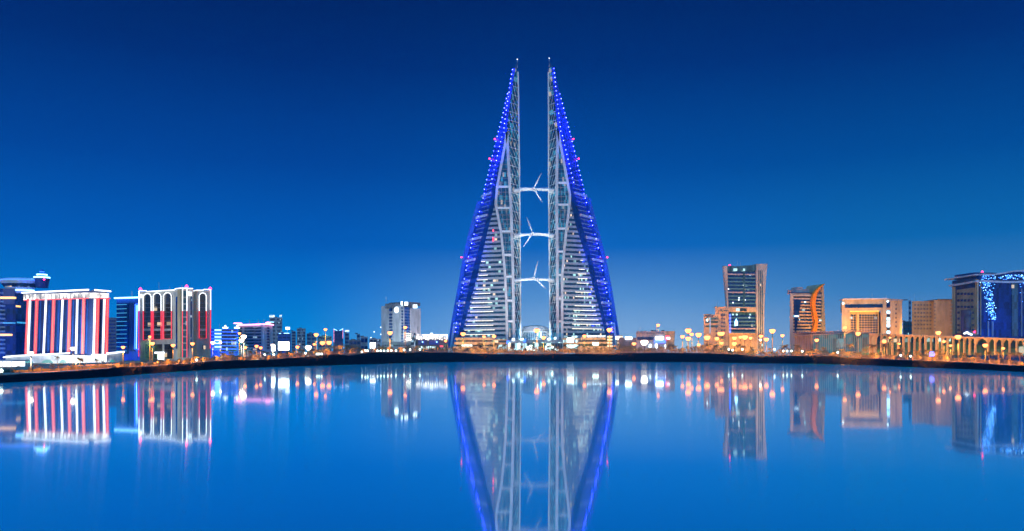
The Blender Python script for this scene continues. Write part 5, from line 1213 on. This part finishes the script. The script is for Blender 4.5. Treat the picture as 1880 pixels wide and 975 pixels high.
# ------------------------------------------------------------------ sky, sun, haze, camera
w = bpy.data.worlds.new('World'); S.world = w; w.use_nodes = True; nt = w.node_tree; L = nt.links.new
bg = nt.nodes['Background']; sky = N(nt, 'ShaderNodeTexSky'); sky.sky_type = 'NISHITA'; sky.sun_disc = False
sky.sun_elevation = math.radians(-3.0); sky.sun_rotation = math.radians(-159); sky.altitude = 0
L(sky.outputs[0], bg.inputs[0]); bg.inputs[1].default_value = .004
tc = N(nt, 'ShaderNodeTexCoord'); sx = N(nt, 'ShaderNodeSeparateXYZ'); L(tc.outputs['Generated'], sx.inputs[0])
def ramp(stops):
    r = N(nt, 'ShaderNodeValToRGB'); e = r.color_ramp.elements
    while len(e) < len(stops): e.new(.5)
    for k, (p, c_) in enumerate(stops):
        e[k].position = p; e[k].color = tuple((v / 255 / 12.92) if v < 11 else ((v / 255 + .055) / 1.055) ** 2.4 for v in c_) + (1,)
    L(sx.outputs[2], r.inputs[0]); return r
SKYL = [(0, (10, 164, 244)), (.025, (4, 154, 240)), (.07, (0, 130, 226)), (.13, (0, 94, 192)), (.22, (0, 64, 152)), (.33, (0, 35, 109)), (.42, (0, 17, 80)), (.6, (0, 30, 100)), (1, (0, 165, 255))]
SKYC = [(0, (170, 212, 248)), (.025, (150, 198, 243)), (.07, (102, 166, 228)), (.13, (14, 108, 200)), (.22, (0, 74, 158)), (.33, (0, 42, 116)), (.42, (0, 22, 86)), (.6, (0, 30, 100)), (1, (0, 165, 255))]
SKYR = [(0, (158, 182, 218)), (.025, (126, 172, 216)), (.07, (72, 144, 204)), (.13, (14, 110, 182)), (.22, (0, 74, 150)), (.33, (0, 38, 110)), (.42, (0, 20, 80)), (.6, (0, 30, 100)), (1, (0, 165, 255))]
rl, rc, rr_ = ramp(SKYL), ramp(SKYC), ramp(SKYR)
dv = N(nt, 'ShaderNodeMath', operation='DIVIDE'); L(sx.outputs[0], dv.inputs[0])
ab = N(nt, 'ShaderNodeMath', operation='ABSOLUTE'); L(sx.outputs[1], ab.inputs[0]); L(ab.outputs[0], dv.inputs[1])
def mrange(a, b_):
    m_ = N(nt, 'ShaderNodeMapRange'); m_.interpolation_type = 'SMOOTHSTEP'; m_.inputs[1].default_value = a; m_.inputs[2].default_value = b_; L(dv.outputs[0], m_.inputs[0]); return m_
m1, m2 = mrange(-.27, .05), mrange(.1, .5)
x1 = N(nt, 'ShaderNodeMix', data_type='RGBA'); L(m1.outputs[0], x1.inputs[0]); L(rl.outputs[0], x1.inputs[6]); L(rc.outputs[0], x1.inputs[7])
x2 = N(nt, 'ShaderNodeMix', data_type='RGBA'); L(m2.outputs[0], x2.inputs[0]); L(x1.outputs[2], x2.inputs[6]); L(rr_.outputs[0], x2.inputs[7])
# the afterglow behind the camera is brighter and paler
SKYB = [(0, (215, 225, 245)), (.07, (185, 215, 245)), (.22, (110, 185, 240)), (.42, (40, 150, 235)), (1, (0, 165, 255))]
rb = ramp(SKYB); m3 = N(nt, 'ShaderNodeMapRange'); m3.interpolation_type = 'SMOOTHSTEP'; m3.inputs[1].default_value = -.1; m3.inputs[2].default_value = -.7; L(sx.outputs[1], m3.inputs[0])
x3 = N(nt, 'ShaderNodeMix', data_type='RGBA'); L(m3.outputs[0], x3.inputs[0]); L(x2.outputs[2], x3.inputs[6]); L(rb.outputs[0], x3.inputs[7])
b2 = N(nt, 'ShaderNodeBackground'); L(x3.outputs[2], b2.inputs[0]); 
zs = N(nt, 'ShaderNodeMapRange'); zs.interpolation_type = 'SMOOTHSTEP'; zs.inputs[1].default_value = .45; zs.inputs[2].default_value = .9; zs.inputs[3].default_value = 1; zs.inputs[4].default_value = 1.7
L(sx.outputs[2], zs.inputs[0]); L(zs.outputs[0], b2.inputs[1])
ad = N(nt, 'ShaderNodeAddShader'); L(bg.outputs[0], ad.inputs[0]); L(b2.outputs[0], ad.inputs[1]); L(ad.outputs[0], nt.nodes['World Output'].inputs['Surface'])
sun = bpy.data.lights.new('Sun', 'SUN'); sun.energy = .5; sun.angle = math.radians(12); sun.color = (.92, 1, .95)
so = bpy.data.objects.new('Sun', sun); COL.objects.link(so); so.rotation_euler = Vector((.34, .9, -.2)).to_track_quat('-Z', 'Y').to_euler()
HAZE = 0.0002
if HAZE:
    hm = bpy.data.materials.new('evening_haze'); hm.use_nodes = True; nt = hm.node_tree; nt.nodes.remove(nt.nodes['Principled BSDF'])
    v = nt.nodes.new('ShaderNodeVolumePrincipled'); v.inputs['Density'].default_value = HAZE; v.inputs['Color'].default_value = (.08, .6, 1, 1); v.inputs['Anisotropy'].default_value = .2
    nt.links.new(v.outputs[0], nt.nodes['Material Output'].inputs['Volume'])
    h = MB().box(-6000, 6000, -450, 2300, -2, 262).build('haze', hm); tag(h, 'thin blue evening haze over the water and city', None, None, 'stuff')
cam = bpy.data.cameras.new('Camera'); co = bpy.data.objects.new('Camera', cam); COL.objects.link(co); S.camera = co
co.location = (0, 0, CAMZ); co.rotation_euler = (math.radians(90), 0, 0); cam.sensor_width = 36; cam.lens = 36 * F / 1880; cam.shift_y = (HY - 487.5) / 1880; cam.clip_end = 20000; cam.clip_start = .5
S.view_settings.view_transform = 'Standard'; S.view_settings.look = 'None'; S.view_settings.exposure = 0; S.view_settings.gamma = 1
S.cycles.use_denoising = True; S.cycles.denoiser = 'OPENIMAGEDENOISE'; S.cycles.denoising_input_passes = 'RGB_ALBEDO'; S.cycles.max_bounces = 5; S.cycles.diffuse_bounces = 2; S.cycles.glossy_bounces = 3; S.cycles.transmission_bounces = 2; S.cycles.volume_bounces = 0
S.cycles.sample_clamp_direct = 25; S.cycles.sample_clamp_indirect = 2.5; S.cycles.caustics_reflective = False; S.cycles.caustics_refractive = False
for l in bpy.data.lights:
    if l.name.startswith(('planting', 'street_lamp', 'arcade', 'podium')): l.volume_factor = 0   # their glow in the thin air is too faint to see, only noise
for o in bpy.data.objects:
    if '_w' in o: del o['_w']
